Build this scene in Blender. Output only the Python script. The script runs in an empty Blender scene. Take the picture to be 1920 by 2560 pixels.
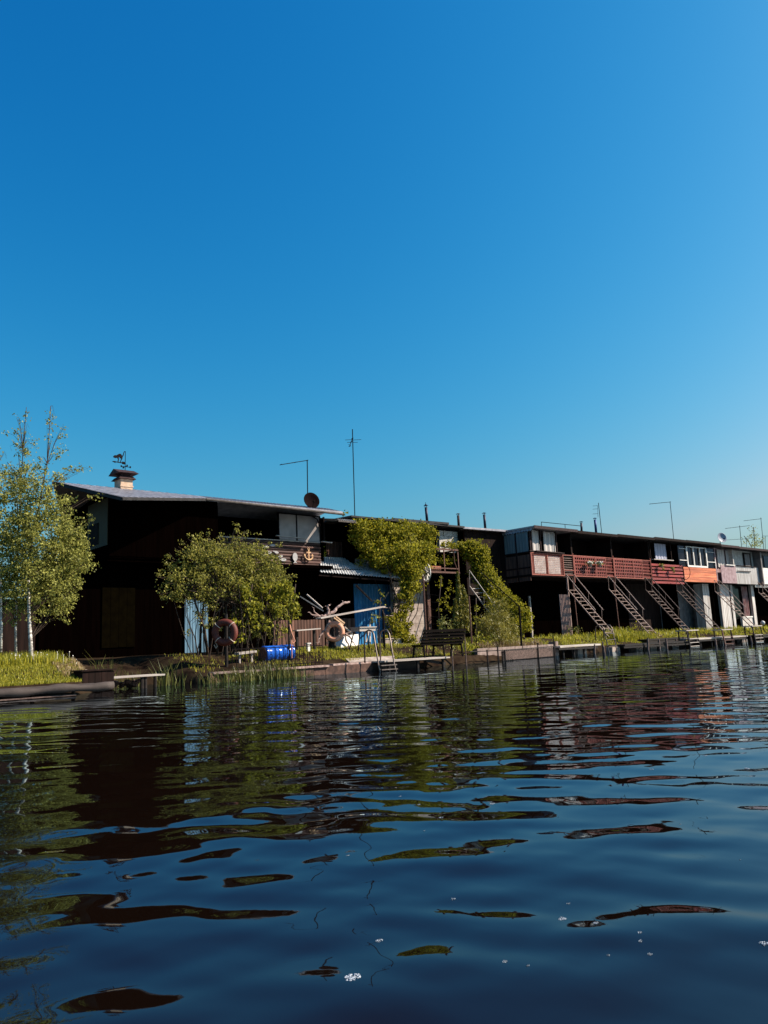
import bpy, math, random
import numpy as np
from mathutils import Matrix, Vector
R = math.radians
rnd = random.Random(7)
rng = np.random.default_rng(11)
sc = bpy.context.scene
COL = sc.collection

# ------------------------------------------------------------------ camera
# world: X runs along the row of boathouses, Y from the water into the bank, Z up (water at 0)
F, CX, CY = 1950.0, 960.0, 1280.0
CAM = Vector((0, -20, .9))
def cam_axes():
    X = Vector((3230 - CX, -(1508 - CY), -F)).normalized()
    B = Vector((2230 - CX, -(1553 - CY), -F))
    Z = B.cross(X).normalized()
    if Z.y < 0: Z = -Z
    return X, Z.cross(X), Z
AX, AY, AZ = cam_axes()
ROT = Matrix((AX, AY, AZ))
cd = bpy.data.cameras.new('camera'); cam = bpy.data.objects.new('camera', cd); COL.objects.link(cam)
m4 = ROT.to_4x4(); m4.translation = CAM; cam.matrix_world = m4
cd.sensor_fit = 'VERTICAL'; cd.sensor_height = 36; cd.lens = F / 2560 * 36; cd.clip_end = 2000; cd.clip_start = .05
sc.camera = cam
def P(px, py, x=None, y=None, z=None):
    """point of the place seen at a photo pixel, on a plane of known x, y or z"""
    r = ROT @ Vector((px - CX, -(py - CY), -F))
    if x is not None: t = (x - CAM.x) / r.x
    elif y is not None: t = (y - CAM.y) / r.y
    else: t = (z - CAM.z) / r.z
    return CAM + r * t
def mpp(p):   # metres per photo pixel at a point
    return (ROT.transposed() @ (Vector(p) - CAM)).z / -F

# ------------------------------------------------------------------ light
SUN_AZ, SUN_EL = 129, 37.5
w = bpy.data.worlds.new('World'); sc.world = w; w.use_nodes = True
nt = w.node_tree; bg = nt.nodes['Background']
sk = nt.nodes.new('ShaderNodeTexSky'); sk.sky_type = 'NISHITA'; sk.sun_disc = False
sk.sun_elevation = R(SUN_EL); sk.sun_rotation = R(SUN_AZ); sk.dust_density = 2.0; sk.ozone_density = 2.6; sk.air_density = 1.6
sep = nt.nodes.new('ShaderNodeSeparateColor'); com = nt.nodes.new('ShaderNodeCombineColor')
nt.links.new(sk.outputs[0], sep.inputs[0])
# the photograph's deep saturated sky: each channel of the sky keeps its gradient with its own contrast
for i, (g, a) in enumerate(((3.35, 36.5), (1.35, 7.74), (.9, 7.05))):
    k = [nt.nodes.new('ShaderNodeMath') for _ in range(4)]
    k[0].operation = 'MULTIPLY'; k[0].inputs[1].default_value = .1
    k[1].operation = 'POWER'; k[1].inputs[1].default_value = g
    k[2].operation = 'MULTIPLY'; k[2].inputs[1].default_value = a
    k[3].operation = 'MINIMUM'; k[3].inputs[1].default_value = (2.0, 3.4, 5.2)[i]
    nt.links.new(sep.outputs[i], k[0].inputs[0])
    for q in range(3): nt.links.new(k[q].outputs[0], k[q + 1].inputs[0])
    nt.links.new(k[3].outputs[0], com.inputs[i])
nt.links.new(com.outputs[0], bg.inputs[0]); bg.inputs[1].default_value = .1
sl = bpy.data.lights.new('sun', 'SUN'); sl.energy = 5; sl.angle = R(.5); sl.color = (1, .9, .76)
so = bpy.data.objects.new('sun', sl); COL.objects.link(so)
sd = Vector((math.sin(R(SUN_AZ)) * math.cos(R(SUN_EL)), math.cos(R(SUN_AZ)) * math.cos(R(SUN_EL)), math.sin(R(SUN_EL))))
so.rotation_euler = sd.to_track_quat('Z', 'Y').to_euler()
sc.view_settings.view_transform = 'Standard'; sc.view_settings.look = 'None'; sc.view_settings.gamma = 1
sc.view_settings.exposure = .95
sc.cycles.max_bounces = 6; sc.cycles.transparent_max_bounces = 8

# ------------------------------------------------------------------ materials
def mat(name, c1, c2=None, scale=6, rough=.8, bump=0, metal=0, stretch=(1, 1, 1), island=0, detail=5, spec=.3, bscale=None):
    m = bpy.data.materials.new(name); m.use_nodes = True
    t = m.node_tree; b = t.nodes['Principled BSDF']
    b.inputs['Roughness'].default_value = rough; b.inputs['Metallic'].default_value = metal
    b.inputs['Specular IOR Level'].default_value = spec
    c2 = c2 or tuple(x * .55 for x in c1)
    tc = t.nodes.new('ShaderNodeTexCoord'); mp = t.nodes.new('ShaderNodeMapping'); mp.inputs['Scale'].default_value = stretch
    t.links.new(tc.outputs['Object'], mp.inputs[0])
    n = t.nodes.new('ShaderNodeTexNoise'); n.inputs['Scale'].default_value = scale; n.inputs['Detail'].default_value = detail
    t.links.new(mp.outputs[0], n.inputs['Vector'])
    cr = t.nodes.new('ShaderNodeValToRGB'); cr.color_ramp.elements[0].position = .33; cr.color_ramp.elements[1].position = .68
    cr.color_ramp.elements[0].color = (*c2, 1); cr.color_ramp.elements[1].color = (*c1, 1)
    t.links.new(n.outputs['Fac'], cr.inputs[0])
    out = cr.outputs[0]
    if island:
        g = t.nodes.new('ShaderNodeNewGeometry'); mr = t.nodes.new('ShaderNodeMapRange')
        mr.inputs['To Min'].default_value = 1 - island; mr.inputs['To Max'].default_value = 1 + island
        t.links.new(g.outputs['Random Per Island'], mr.inputs[0])
        mx = t.nodes.new('ShaderNodeVectorMath'); mx.operation = 'SCALE'
        t.links.new(out, mx.inputs[0]); t.links.new(mr.outputs[0], mx.inputs['Scale']); out = mx.outputs[0]
    t.links.new(out, b.inputs['Base Color'])
    if bump:
        bp = t.nodes.new('ShaderNodeBump'); bp.inputs['Strength'].default_value = bump; bp.inputs['Distance'].default_value = .02
        n2 = n
        if bscale:
            n2 = t.nodes.new('ShaderNodeTexNoise'); n2.inputs['Scale'].default_value = bscale; t.links.new(mp.outputs[0], n2.inputs['Vector'])
        t.links.new(n2.outputs['Fac'], bp.inputs['Height']); t.links.new(bp.outputs[0], b.inputs['Normal'])
    return m
def leafmat(name, c1, c2, trans=.35, rough=.45, spec=.4):
    m = bpy.data.materials.new(name); m.use_nodes = True
    t = m.node_tree; b = t.nodes['Principled BSDF']; o = t.nodes['Material Output']
    g = t.nodes.new('ShaderNodeNewGeometry'); cr = t.nodes.new('ShaderNodeValToRGB')
    cr.color_ramp.elements[0].color = (*c2, 1); cr.color_ramp.elements[1].color = (*c1, 1)
    t.links.new(g.outputs['Random Per Island'], cr.inputs[0]); t.links.new(cr.outputs[0], b.inputs['Base Color'])
    b.inputs['Roughness'].default_value = rough; b.inputs['Specular IOR Level'].default_value = spec
    tr = t.nodes.new('ShaderNodeBsdfTranslucent'); t.links.new(cr.outputs[0], tr.inputs[0])
    mx = t.nodes.new('ShaderNodeMixShader'); mx.inputs[0].default_value = trans
    t.links.new(b.outputs[0], mx.inputs[1]); t.links.new(tr.outputs[0], mx.inputs[2]); t.links.new(mx.outputs[0], o.inputs[0])
    return m
W3 = (1, 1, .08)      # grain along z
WX = (.08, 1, 1)      # grain along x
M = dict(
    shadeblack=mat('shade_black_board', (.0016, .0007, .0005), (.0008, .0004, .0003), 9, 1, .3, stretch=W3, spec=0),  # near-black stands in for the shade on these walls, not tar
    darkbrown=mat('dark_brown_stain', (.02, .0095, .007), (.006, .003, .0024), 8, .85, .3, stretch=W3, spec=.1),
    log=mat('brown_log', (.085, .042, .034), (.028, .013, .011), 10, .7, .4, stretch=WX, island=.25),
    brownboard=mat('brown_fence_board', (.16, .075, .05), (.06, .028, .02), 9, .8, .3, stretch=W3, island=.3),
    olive=mat('olive_sheet', (.05, .03, .004), (.034, .02, .003), 3, .7),
    greygreen=mat('grey_green_render', (.011, .0095, .0065), (.005, .0045, .003), 3, .9, .3),
    roof=mat('grey_roof_sheet', (.36, .34, .36), (.2, .19, .21), 4, .4, .1, metal=.15),
    roofdark=mat('dark_roof_felt', (.028, .024, .024), (.01, .009, .009), 5, .8, .2),
    eternit=mat('fibre_cement_sheet', (.5, .5, .5), (.26, .25, .25), 5, .6, .2),
    gutter=mat('zinc_gutter', (.12, .1, .09), (.06, .05, .045), 6, .7, spec=.1),
    iron=mat('dark_iron', (.008, .007, .008), (.012, .008, .007), 15, .9, spec=.03),
    rust=mat('rusty_steel', (.14, .06, .04), (.06, .025, .018), 20, .75),
    steel=mat('worn_steel_tube', (.2, .16, .14), (.13, .085, .065), 18, .4, metal=.5),
    stairpaint=mat('pale_stair_paint', (.38, .28, .24), (.2, .12, .09), 14, .7),
    stairdark=mat('brown_stair_paint', (.16, .1, .08), (.06, .035, .028), 14, .7),
    redpaint=mat('red_lattice_paint', (.24, .036, .022), (.13, .018, .011), 9, .6, .1, island=.15),
    redframe=mat('faded_red_frame', (.32, .095, .065), (.19, .045, .03), 12, .7),
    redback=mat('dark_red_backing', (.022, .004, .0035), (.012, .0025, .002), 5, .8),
    redplank=mat('red_plank', (.26, .032, .026), (.15, .018, .015), 9, .6, .2, stretch=WX, island=.25),
    orange=mat('orange_varnished_plank', (.66, .2, .08), (.36, .085, .033), 7, .45, .2, stretch=WX, island=.22),
    white=mat('white_paint', (.76, .72, .67), (.58, .53, .47), 4, .6, .1),
    whitecorr=mat('white_corrugated_paint', (.66, .61, .57), (.36, .3, .26), 5, .7, .1, stretch=(1, 1, .15)),
    greycorr=mat('grey_corrugated_sheet', (.2, .17, .16), (.1, .085, .08), 3, .7, .1),
    lilac=mat('weathered_lilac_board', (.36, .25, .26), (.2, .12, .125), 4, .8, .3),
    curtain=mat('pale_curtain', (.55, .5, .46), (.34, .3, .28), 6, .9, .3, stretch=(6, 6, .2)),
    bluecurtain=mat('blue_grey_curtain', (.2, .23, .23), (.11, .13, .13), 5, .9, .3, stretch=(6, 6, .2)),
    blue=mat('blue_painted_sheet', (.028, .21, .44), (.014, .13, .3), 5, .55, .15, stretch=W3),
    palebule=mat('pale_blue_door_shaded', (.13, .24, .33), (.035, .08, .12), 9, .7, .2, stretch=W3),  # pale blue toned down to carry the shrub's shade in the colour
    barrel=mat('glossy_blue_plastic', (.008, .1, .5), (.007, .05, .25), 5, .16, .05, spec=.6),
    ring=mat('faded_orange_ring', (.72, .36, .24), (.6, .24, .14), 6, .65, .1),
    ringdark=mat('shade_dark_red_ring', (.13, .026, .014), (.08, .016, .009), 6, .6, .1),  # red darkened in the colour for the shade under the shrub
    rope=mat('pale_rope', (.55, .46, .38), (.4, .3, .22), 40, .9),
    concrete=mat('weathered_concrete', (.42, .34, .29), (.24, .18, .15), 5, .9, .4),
    block=mat('pale_block', (.52, .48, .43), (.32, .28, .25), 7, .85, .3, island=.15),
    stone=mat('brown_wet_stone', (.12, .06, .042), (.045, .022, .016), 6, .8, .6),
    greywood=mat('silver_grey_wood', (.46, .4, .35), (.26, .21, .18), 8, .8, .4, stretch=WX, island=.2),
    driftwood=mat('driftwood', (.4, .28, .24), (.16, .095, .08), 8, .8, .5, island=.15),
    darkwood=mat('shade_dark_wet_wood', (.016, .009, .006), (.006, .0035, .003), 8, .8, .4, stretch=WX),  # wet wood, darkened further for the shade under the bench dock
    benchwood=mat('dark_bench_slat', (.007, .004, .003), (.003, .002, .0015), 10, .8, .2, spec=.04, stretch=WX),
    rubber=mat('grey_worn_rubber', (.065, .048, .041), (.05, .036, .03), 5, .75, .4),
    freshwood=mat('light_timber', (.56, .38, .24), (.36, .22, .13), 7, .7, .3, island=.15),
    brick=mat('pale_chimney_brick', (.56, .4, .29), (.42, .28, .19), 8, .85, .4),
    capmetal=mat('brown_cap_metal', (.06, .036, .036), (.03, .018, .017), 8, .7, spec=.1),
    pipe=mat('blue_black_stove_pipe', (.02, .025, .05), (.012, .01, .02), 8, .5, metal=.5),
    dishdark=mat('stained_dark_dish', (.012, .006, .006), (.005, .0025, .0025), 10, .8, spec=.02, stretch=(4, 4, .3)),
    dishlight=mat('grey_dish', (.3, .31, .36), (.22, .23, .28), 5, .5),
    glass=mat('dark_window_glass', (.012, .01, .01), (.006, .005, .005), 2, .12, spec=.12),
    pot=mat('pale_pot', (.5, .42, .36), (.36, .29, .24), 8, .8),
    terracotta=mat('terracotta', (.36, .13, .075), (.24, .08, .045), 8, .8),
    petal=mat('white_petal', (.8, .78, .72), (.65, .6, .55), 8, .6),
    lampball=mat('milky_globe', (.62, .58, .54), (.52, .48, .44), 5, .3),
    bark=mat('birch_bark', (.74, .69, .62), (.07, .05, .04), 9, .8, .4, stretch=(1, 1, 2.2)),
    twig=mat('brown_twig', (.06, .038, .025), (.03, .018, .012), 9, .85),
    foam=mat('water_foam', (.5, .53, .57), (.14, .17, .22), 160, .25, .6),
    fishpaint=mat('chalky_white_fish', (.42, .4, .38), (.3, .28, .27), 6, .8),
    anchor=mat('golden_anchor_wood', (.7, .43, .23), (.52, .29, .14), 7, .6),
    birchleaf=leafmat('birch_leaf', (.46, .44, .1), (.08, .085, .014), .42, .6, .25),
    shrubleaf=leafmat('shrub_leaf', (.4, .36, .07), (.07, .075, .012), .42, .55, .25),
    vineleaf=leafmat('vine_leaf', (.4, .36, .035), (.08, .095, .01), .4, .6, .2),
    ivyleaf=leafmat('ivy_leaf', (.4, .35, .025), (.07, .075, .006), .4, .65, .15),
    thujaleaf=leafmat('thuja_spray', (.26, .22, .025), (.08, .08, .01), .2),
    feathleaf=leafmat('feathery_leaf', (.36, .3, .05), (.12, .11, .016), .3),
    lightleaf=leafmat('light_leaf', (.34, .32, .09), (.1, .11, .02), .3),
    reedleaf=leafmat('reed_blade', (.18, .17, .04), (.05, .06, .012), .3),
    grassleaf=leafmat('grass_blade', (.5, .43, .042), (.14, .16, .016), .45),
    straw=leafmat('dry_straw', (.4, .28, .14), (.16, .1, .045), .2),
)
# ------------------------------------------------------------------ object helpers
ORG = {}
def tag(o, label=None, cat=None, group=None, kind=None):
    if label: o['label'] = label
    if cat: o['category'] = cat
    if group: o['group'] = group
    if kind: o['kind'] = kind
    return o
def thing(name, loc, label, cat, group=None):
    o = bpy.data.objects.new(name, None); COL.objects.link(o); o.empty_display_size = .2
    o.location = loc; ORG[o] = Vector(loc)
    return tag(o, label, cat, group)
def frame(d, up=Vector((0, 0, 1))):
    d = Vector(d).normalized()
    s = d.cross(up)
    if s.length < 1e-4: s = d.cross(Vector((1, 0, 0)))
    s.normalize(); return d, s, s.cross(d)
class MB:
    def __init__(s): s.v = []; s.f = []
    def add(s, vs, fs):
        n = len(s.v); s.v += [tuple(v) for v in vs]; s.f += [tuple(i + n for i in f) for f in fs]; return s
    def hexa(s, a):   # 8 corners: bottom 4, top 4
        return s.add(a, [(3, 2, 1, 0), (4, 5, 6, 7), (0, 1, 5, 4), (1, 2, 6, 5), (2, 3, 7, 6), (3, 0, 4, 7)])
    def box(s, x0, x1, y0, y1, z0, z1):
        return s.hexa([(x0, y0, z0), (x1, y0, z0), (x1, y1, z0), (x0, y1, z0), (x0, y0, z1), (x1, y0, z1), (x1, y1, z1), (x0, y1, z1)])
    def bar(s, p, q, wd, h=None, up=Vector((0, 0, 1))):
        p = Vector(p); q = Vector(q); h = h or wd; d, a, b = frame(q - p, up); a = a * wd / 2; b = b * h / 2
        return s.hexa([p - a - b, p + a - b, p + a + b, p - a + b, q - a - b, q + a - b, q + a + b, q - a + b])
    def tube(s, pts, r, n=6, closed=False):
        pts = [Vector(p) for p in pts]; k = len(pts)
        rs = r if isinstance(r, (list, tuple)) else [r] * k
        vs = []; a = None
        for i, p in enumerate(pts):
            if closed: d = pts[(i + 1) % k] - pts[i - 1]
            else: d = pts[min(i + 1, k - 1)] - pts[max(i - 1, 0)]
            d.normalize()
            if a is None: _, a, _ = frame(d)
            a = (a - d * a.dot(d)).normalized(); b = d.cross(a)
            for j in range(n):
                t = 2 * math.pi * j / n; vs.append(p + (a * math.cos(t) + b * math.sin(t)) * rs[i])
        fs = [(i * n + j, i * n + (j + 1) % n, ((i + 1) % k) * n + (j + 1) % n, ((i + 1) % k) * n + j) for i in range(k if closed else k - 1) for j in range(n)]
        if not closed: fs += [tuple(range(n))[::-1], tuple((k - 1) * n + j for j in range(n))]
        return s.add(vs, fs)
    def slab(s, a, b, c, d, t):   # quad with thickness t along its normal
        a, b, c, d = map(Vector, (a, b, c, d)); nr = (b - a).cross(d - a).normalized() * t
        return s.hexa([a, b, c, d, a + nr, b + nr, c + nr, d + nr])
    def corr(s, a, b, c, d, n, amp, sub=6, rag=0):   # corrugated sheet: waves follow a>b, ribs run a>d
        a, b, c, d = map(Vector, (a, b, c, d)); nr = (b - a).cross(d - a).normalized(); k = n * sub
        vs = []
        for i in range(k + 1):
            u = i / k; o = nr * amp * math.sin(2 * math.pi * u * n)
            e = (d - a).normalized() * (rag * math.sin(i * 1.7) if rag else 0)
            lo = a.lerp(b, u) + o; hi = d.lerp(c, u) + o + e
            vs += [lo, hi, lo + nr * .012, hi + nr * .012]
        fs = []
        for i in range(k):
            q = 4 * i; fs += [(q, q + 4, q + 5, q + 1), (q + 2, q + 3, q + 7, q + 6), (q, q + 2, q + 6, q + 4), (q + 1, q + 5, q + 7, q + 3)]
        fs += [(0, 1, 3, 2), (4 * k, 4 * k + 2, 4 * k + 3, 4 * k + 1)]
        return s.add(vs, fs)
    def boards(s, x0, x1, y, z0, z1, n, t=.03, gap=.012, vert=True, jit=.02):
        for i in range(n):
            if vert:
                a = x0 + (x1 - x0) * i / n; b = x0 + (x1 - x0) * (i + 1) / n - gap
                s.box(a, b, y - t - rnd.random() * .008, y, z0 + rnd.random() * jit, z1 - rnd.random() * jit)
            else:
                a = z0 + (z1 - z0) * i / n; b = z0 + (z1 - z0) * (i + 1) / n - gap
                s.box(x0 + rnd.random() * jit, x1 - rnd.random() * jit, y - t - rnd.random() * .008, y, a, b)
        return s
    def lathe(s, prof, c, axis=(0, 0, 1), n=16):   # prof: (radius, height) along axis
        d, a, b = frame(axis); c = Vector(c); k = len(prof)
        vs = [c + d * h + (a * math.cos(2 * math.pi * j / n) + b * math.sin(2 * math.pi * j / n)) * r for r, h in prof for j in range(n)]
        fs = [(i * n + j, (i + 1) * n + j, (i + 1) * n + (j + 1) % n, i * n + (j + 1) % n) for i in range(k - 1) for j in range(n)]
        fs += [tuple(range(n)), tuple((k - 1) * n + j for j in range(n))[::-1]]
        return s.add(vs, fs)
    def torus(s, c, axis, r0, r1, n=28, k=10, squash=1):
        d, a, b = frame(axis); c = Vector(c)
        pts = [c + a * math.cos(2 * math.pi * i / n) * r0 * squash + b * math.sin(2 * math.pi * i / n) * r0 for i in range(n)]
        return s.tube(pts, r1, k, True)
    def prism(s, pts, t):   # planar outline with thickness vector t
        k = len(pts); t = Vector(t); a = [Vector(p) for p in pts]
        return s.add(a + [p + t for p in a], [tuple(range(k))[::-1], tuple(range(k, 2 * k))] + [(i, (i + 1) % k, k + (i + 1) % k, k + i) for i in range(k)])
    def build(s, name, m, parent=None, smooth=False):
        o = Vector((0, 0, 0)) if parent is None else ORG[parent]
        me = bpy.data.meshes.new(name)
        me.from_pydata([(v[0] - o.x, v[1] - o.y, v[2] - o.z) for v in s.v], [], s.f)
        me.materials.append(M[m] if isinstance(m, str) else m)
        if smooth: me.polygons.foreach_set('use_smooth', [True] * len(me.polygons))
        me.update()
        ob = bpy.data.objects.new(name, me); COL.objects.link(ob)
        if parent: ob.parent = parent
        ORG[ob] = o
        return ob
def recenter(ob, loc):
    """move the origin of a one-mesh thing to its base"""
    d = Vector(loc) - ob.location; ob.data.transform(Matrix.Translation(-d)); ob.location = loc; ORG[ob] = Vector(loc); return ob
def solo(mb, name, m, loc, label, cat, group=None, smooth=False):
    return tag(recenter(mb.build(name, m, None, smooth), loc), label, cat, group)
def dup(root, loc, label=None, group=None):
    r = root.copy(); COL.objects.link(r); r.location = loc; ORG[r] = Vector(loc)
    if label: r['label'] = label
    if group: r['group'] = group
    for ch in list(root.children):
        c = ch.copy(); COL.objects.link(c); c.parent = r
        for g in list(ch.children):
            e = g.copy(); COL.objects.link(e); e.parent = c
    return r
def np_mesh(name, v, faces_n, m, parent=None):
    """v: (k*faces_n, 3) vertices, every faces_n of them one separate face"""
    o = Vector((0, 0, 0)) if parent is None else ORG[parent]
    v = v.reshape(-1, 3) - np.array(o); nv = len(v); nf = nv // faces_n
    me = bpy.data.meshes.new(name); me.vertices.add(nv); me.vertices.foreach_set('co', v.ravel().astype(np.float32))
    me.loops.add(nv); me.loops.foreach_set('vertex_index', np.arange(nv, dtype=np.int32))
    me.polygons.add(nf); me.polygons.foreach_set('loop_start', np.arange(0, nv, faces_n, dtype=np.int32))
    me.update(calc_edges=True); me.materials.append(M[m])
    ob = bpy.data.objects.new(name, me); COL.objects.link(ob)
    if parent: ob.parent = parent
    ORG[ob] = o
    return ob
def leaf_quads(c, size, droop=.3, aspect=.62):
    """one pointed leaf (folded diamond of 4 corners) at each centre"""
    n = len(c); d = rng.normal(size=(n, 3)); d[:, 2] -= droop; d /= np.linalg.norm(d, axis=1)[:, None]
    e = rng.normal(size=(n, 3)); e -= (e * d).sum(1)[:, None] * d; e /= np.linalg.norm(e, axis=1)[:, None]
    s = (size * rng.uniform(.6, 1.25, n))[:, None]
    nn = np.cross(d, e) * s * .12
    return np.stack([c - d * s * .5, c + e * s * aspect * .5 + nn, c + d * s * .55, c - e * s * aspect * .5 + nn], 1)
def clump_cloud(blobs, per_m3, leaf, clump=.22, per_clump=26):
    """blobs: (centre, (rx, ry, rz)) ; leaves gathered in clumps spread through each ellipsoid, denser to its outside"""
    out = []
    for c, r in blobs:
        vol = 4.2 * r[0] * r[1] * r[2]; k = max(2, int(vol * per_m3 / per_clump))
        u = rng.normal(size=(k, 3)); u /= np.linalg.norm(u, axis=1)[:, None]
        rad = rng.uniform(.12, 1.06, k) ** .5
        cc = np.array(c) + u * rad[:, None] * np.array(r)
        sz = clump * rng.uniform(.5, 1.4, k)
        for q in range(k):
            nl = int(per_clump * rng.uniform(.4, 1.5))
            out.append(cc[q] + rng.normal(size=(nl, 3)) * sz[q] * np.array([.55, .55, .42]))
    return np.concatenate(out)
def blades(base, h, wd, lean=.35, bend=.35):
    """grass or reed blades as two stacked quads: tapered, bent"""
    n = len(base); a = rng.uniform(0, 2 * math.pi, n); d = np.stack([np.cos(a), np.sin(a), np.zeros(n)], 1)
    e = np.stack([-np.sin(a), np.cos(a), np.zeros(n)], 1)
    hh = (h * rng.uniform(.45, 1.25, n))[:, None]; w_ = wd * rng.uniform(.7, 1.3, n)[:, None]
    l = rng.uniform(0, lean, n)[:, None]; z = np.array([0, 0, 1.])
    m1 = base + z * hh * .55 + d * hh * l * .4; tp = base + z * hh * (1 - l * .3) + d * hh * l * (1 + bend)
    q1 = np.stack([base - e * w_, base + e * w_, m1 + e * w_ * .8, m1 - e * w_ * .8], 1)
    q2 = np.stack([m1 - e * w_ * .8, m1 + e * w_ * .8, tp + e * w_ * .12, tp - e * w_ * .12], 1)
    return np.concatenate([q1, q2], 1).reshape(-1, 4, 3)
# ------------------------------------------------------------------ the setting
SX = [-40, 7.3, 8.2, 9.0, 10.7, 11.4, 13, 17, 20, 23, 26, 31, 36, 45, 60, 200]
SY = [.2, .25, 1.2, 3.2, 3.2, 1.5, 1.05, 1.15, 1.5, 1.3, 1.9, 2.9, 3.1, 3.2, 3.3, 3.3]
def shore(x): return np.interp(x, SX, SY)
def sstep(t): t = np.clip(t, 0, 1); return t * t * (3 - 2 * t)
def gz(x, y):
    d = np.asarray(y, float) - shore(x)
    z = np.where(d < 0, -1.2 * sstep(-d / 1.2) - .02, .3 * sstep(d / .25) + .5 * sstep((d - .15) / 2.3) + .06 * sstep((d - 2) / 3))
    return z + .03 * np.sin(np.asarray(x) * 1.7) * np.sin(np.asarray(y) * 2.1) * (d > .3)
def grid_mesh(name, xs, ys, zf, m):
    X, Y = np.meshgrid(xs, ys); Z = zf(X, Y); nx, ny = len(xs), len(ys)
    me = bpy.data.meshes.new(name); v = np.stack([X, Y, Z], -1).reshape(-1, 3).astype(np.float32)
    me.vertices.add(len(v)); me.vertices.foreach_set('co', v.ravel())
    i = (np.arange(ny - 1)[:, None] * nx + np.arange(nx - 1)[None]).reshape(-1)
    f = np.stack([i, i + 1, i + nx + 1, i + nx], 1).astype(np.int32)
    me.loops.add(f.size); me.loops.foreach_set('vertex_index', f.ravel())
    me.polygons.add(len(f)); me.polygons.foreach_set('loop_start', np.arange(0, f.size, 4, dtype=np.int32))
    me.polygons.foreach_set('use_smooth', np.ones(len(f), bool)); me.update(calc_edges=True); me.materials.append(m)
    o = bpy.data.objects.new(name, me); COL.objects.link(o); ORG[o] = Vector((0, 0, 0)); return o
soil = mat('bank_soil', (.04, .026, .015), (.011, .006, .004), 2.2, 1, .5, bscale=14, spec=.03)
tag(grid_mesh('ground', np.concatenate([np.arange(-60, 4, 4), np.arange(4, 66, .25), np.arange(66, 400, 12)]),
              np.concatenate([np.arange(-1, 8, .15), [9, 11, 14, 20, 40, 90, 200, 500]]), gz, soil), kind='structure')
# water: long low swells with finer ripples, real height on the mesh
def spaced(a, b, c, d0, k):
    st = lambda d: d0 + k * d if d < 32 else .06 * (d - 28)
    out = [c]; x = c
    while x < b: x += st(x - c); out.append(x)
    lo = []; x = c
    while x > a: x -= st(c - x); lo.append(x)
    return np.array(lo[::-1] + out)
wr = np.random.default_rng(5)
waves = []
for lam, n, slope, spread in ((2.8, 4, .006, 16), (1.5, 6, .0105, 17), (.85, 9, .0205, 20), (.5, 10, .027, 25), (.28, 12, .017, 34)):
    for i in range(n):
        l = lam * wr.uniform(.75, 1.3); a = math.radians(52 + wr.normal() * spread)
        k = 2 * math.pi / l; waves.append((k * math.cos(a), k * math.sin(a), slope / k * wr.uniform(.5, 1.2) * 1.5 / math.sqrt(n) * 1.0, wr.uniform(0, 6.28), l))
def wz(X, Y):
    D = np.hypot(X, Y + 20); Z = np.zeros_like(X)
    dx = np.where(D < 45, .022 + .0045 * D, .06 * (D - 41))
    g = .75 + .35 * np.sin(X * .31 + Y * .17 + 1) * np.sin(Y * .4 - X * .12)          # patches of calmer water
    calm = .55 + .45 * sstep((-Y - 1) / 9)                                             # quieter towards the bank
    for kx, ky, a, p, l in waves:
        ph = kx * X + ky * Y + p
        Z += a * (np.sin(ph) + .22 * np.cos(2 * ph)) * np.clip((l / dx - 2.5) / 3, 0, 1)
    return Z * g * calm
wm = bpy.data.materials.new('river_water'); wm.use_nodes = True
t = wm.node_tree; b = t.nodes['Principled BSDF']
b.inputs['Base Color'].default_value = (.0045, .0022, .0014, 1); b.inputs['Roughness'].default_value = .015
b.inputs['Specular IOR Level'].default_value = 0
gl = t.nodes.new('ShaderNodeBsdfGlossy'); gl.inputs['Color'].default_value = (.66, .86, 1, 1); gl.inputs['Roughness'].default_value = .02
fr = t.nodes.new('ShaderNodeFresnel'); fr.inputs['IOR'].default_value = 1.31; mxw = t.nodes.new('ShaderNodeMixShader')
t.links.new(fr.outputs[0], mxw.inputs[0]); t.links.new(b.outputs[0], mxw.inputs[1]); t.links.new(gl.outputs[0], mxw.inputs[2]); t.links.new(mxw.outputs[0], t.nodes['Material Output'].inputs[0])
tc = t.nodes.new('ShaderNodeTexCoord'); mp = t.nodes.new('ShaderNodeMapping'); mp.inputs['Rotation'].default_value = (0, 0, R(-52)); mp.inputs['Scale'].default_value = (1, .42, 1)
n1 = t.nodes.new('ShaderNodeTexNoise'); n1.inputs['Scale'].default_value = 3.2; n1.inputs['Detail'].default_value = 2.5
n2 = t.nodes.new('ShaderNodeTexNoise'); n2.inputs['Scale'].default_value = .22; n2.inputs['Detail'].default_value = 1
mr = t.nodes.new('ShaderNodeMapRange'); mr.inputs['From Min'].default_value = .35; mr.inputs['From Max'].default_value = .65; mr.inputs['To Min'].default_value = .015; mr.inputs['To Max'].default_value = .07
bp = t.nodes.new('ShaderNodeBump'); bp.inputs['Distance'].default_value = .04
t.links.new(tc.outputs['Object'], mp.inputs[0]); t.links.new(mp.outputs[0], n1.inputs['Vector']); t.links.new(tc.outputs['Object'], n2.inputs['Vector'])
t.links.new(n2.outputs['Fac'], mr.inputs[0]); t.links.new(mr.outputs[0], bp.inputs['Strength'])
t.links.new(n1.outputs['Fac'], bp.inputs['Height']); t.links.new(bp.outputs[0], gl.inputs['Normal']); t.links.new(bp.outputs[0], fr.inputs['Normal'])
tag(grid_mesh('water', spaced(-60, 300, 1.0, .022, .0045), spaced(-60, 6, -18.5, .022, .0045), wz, wm), kind='structure')

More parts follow.
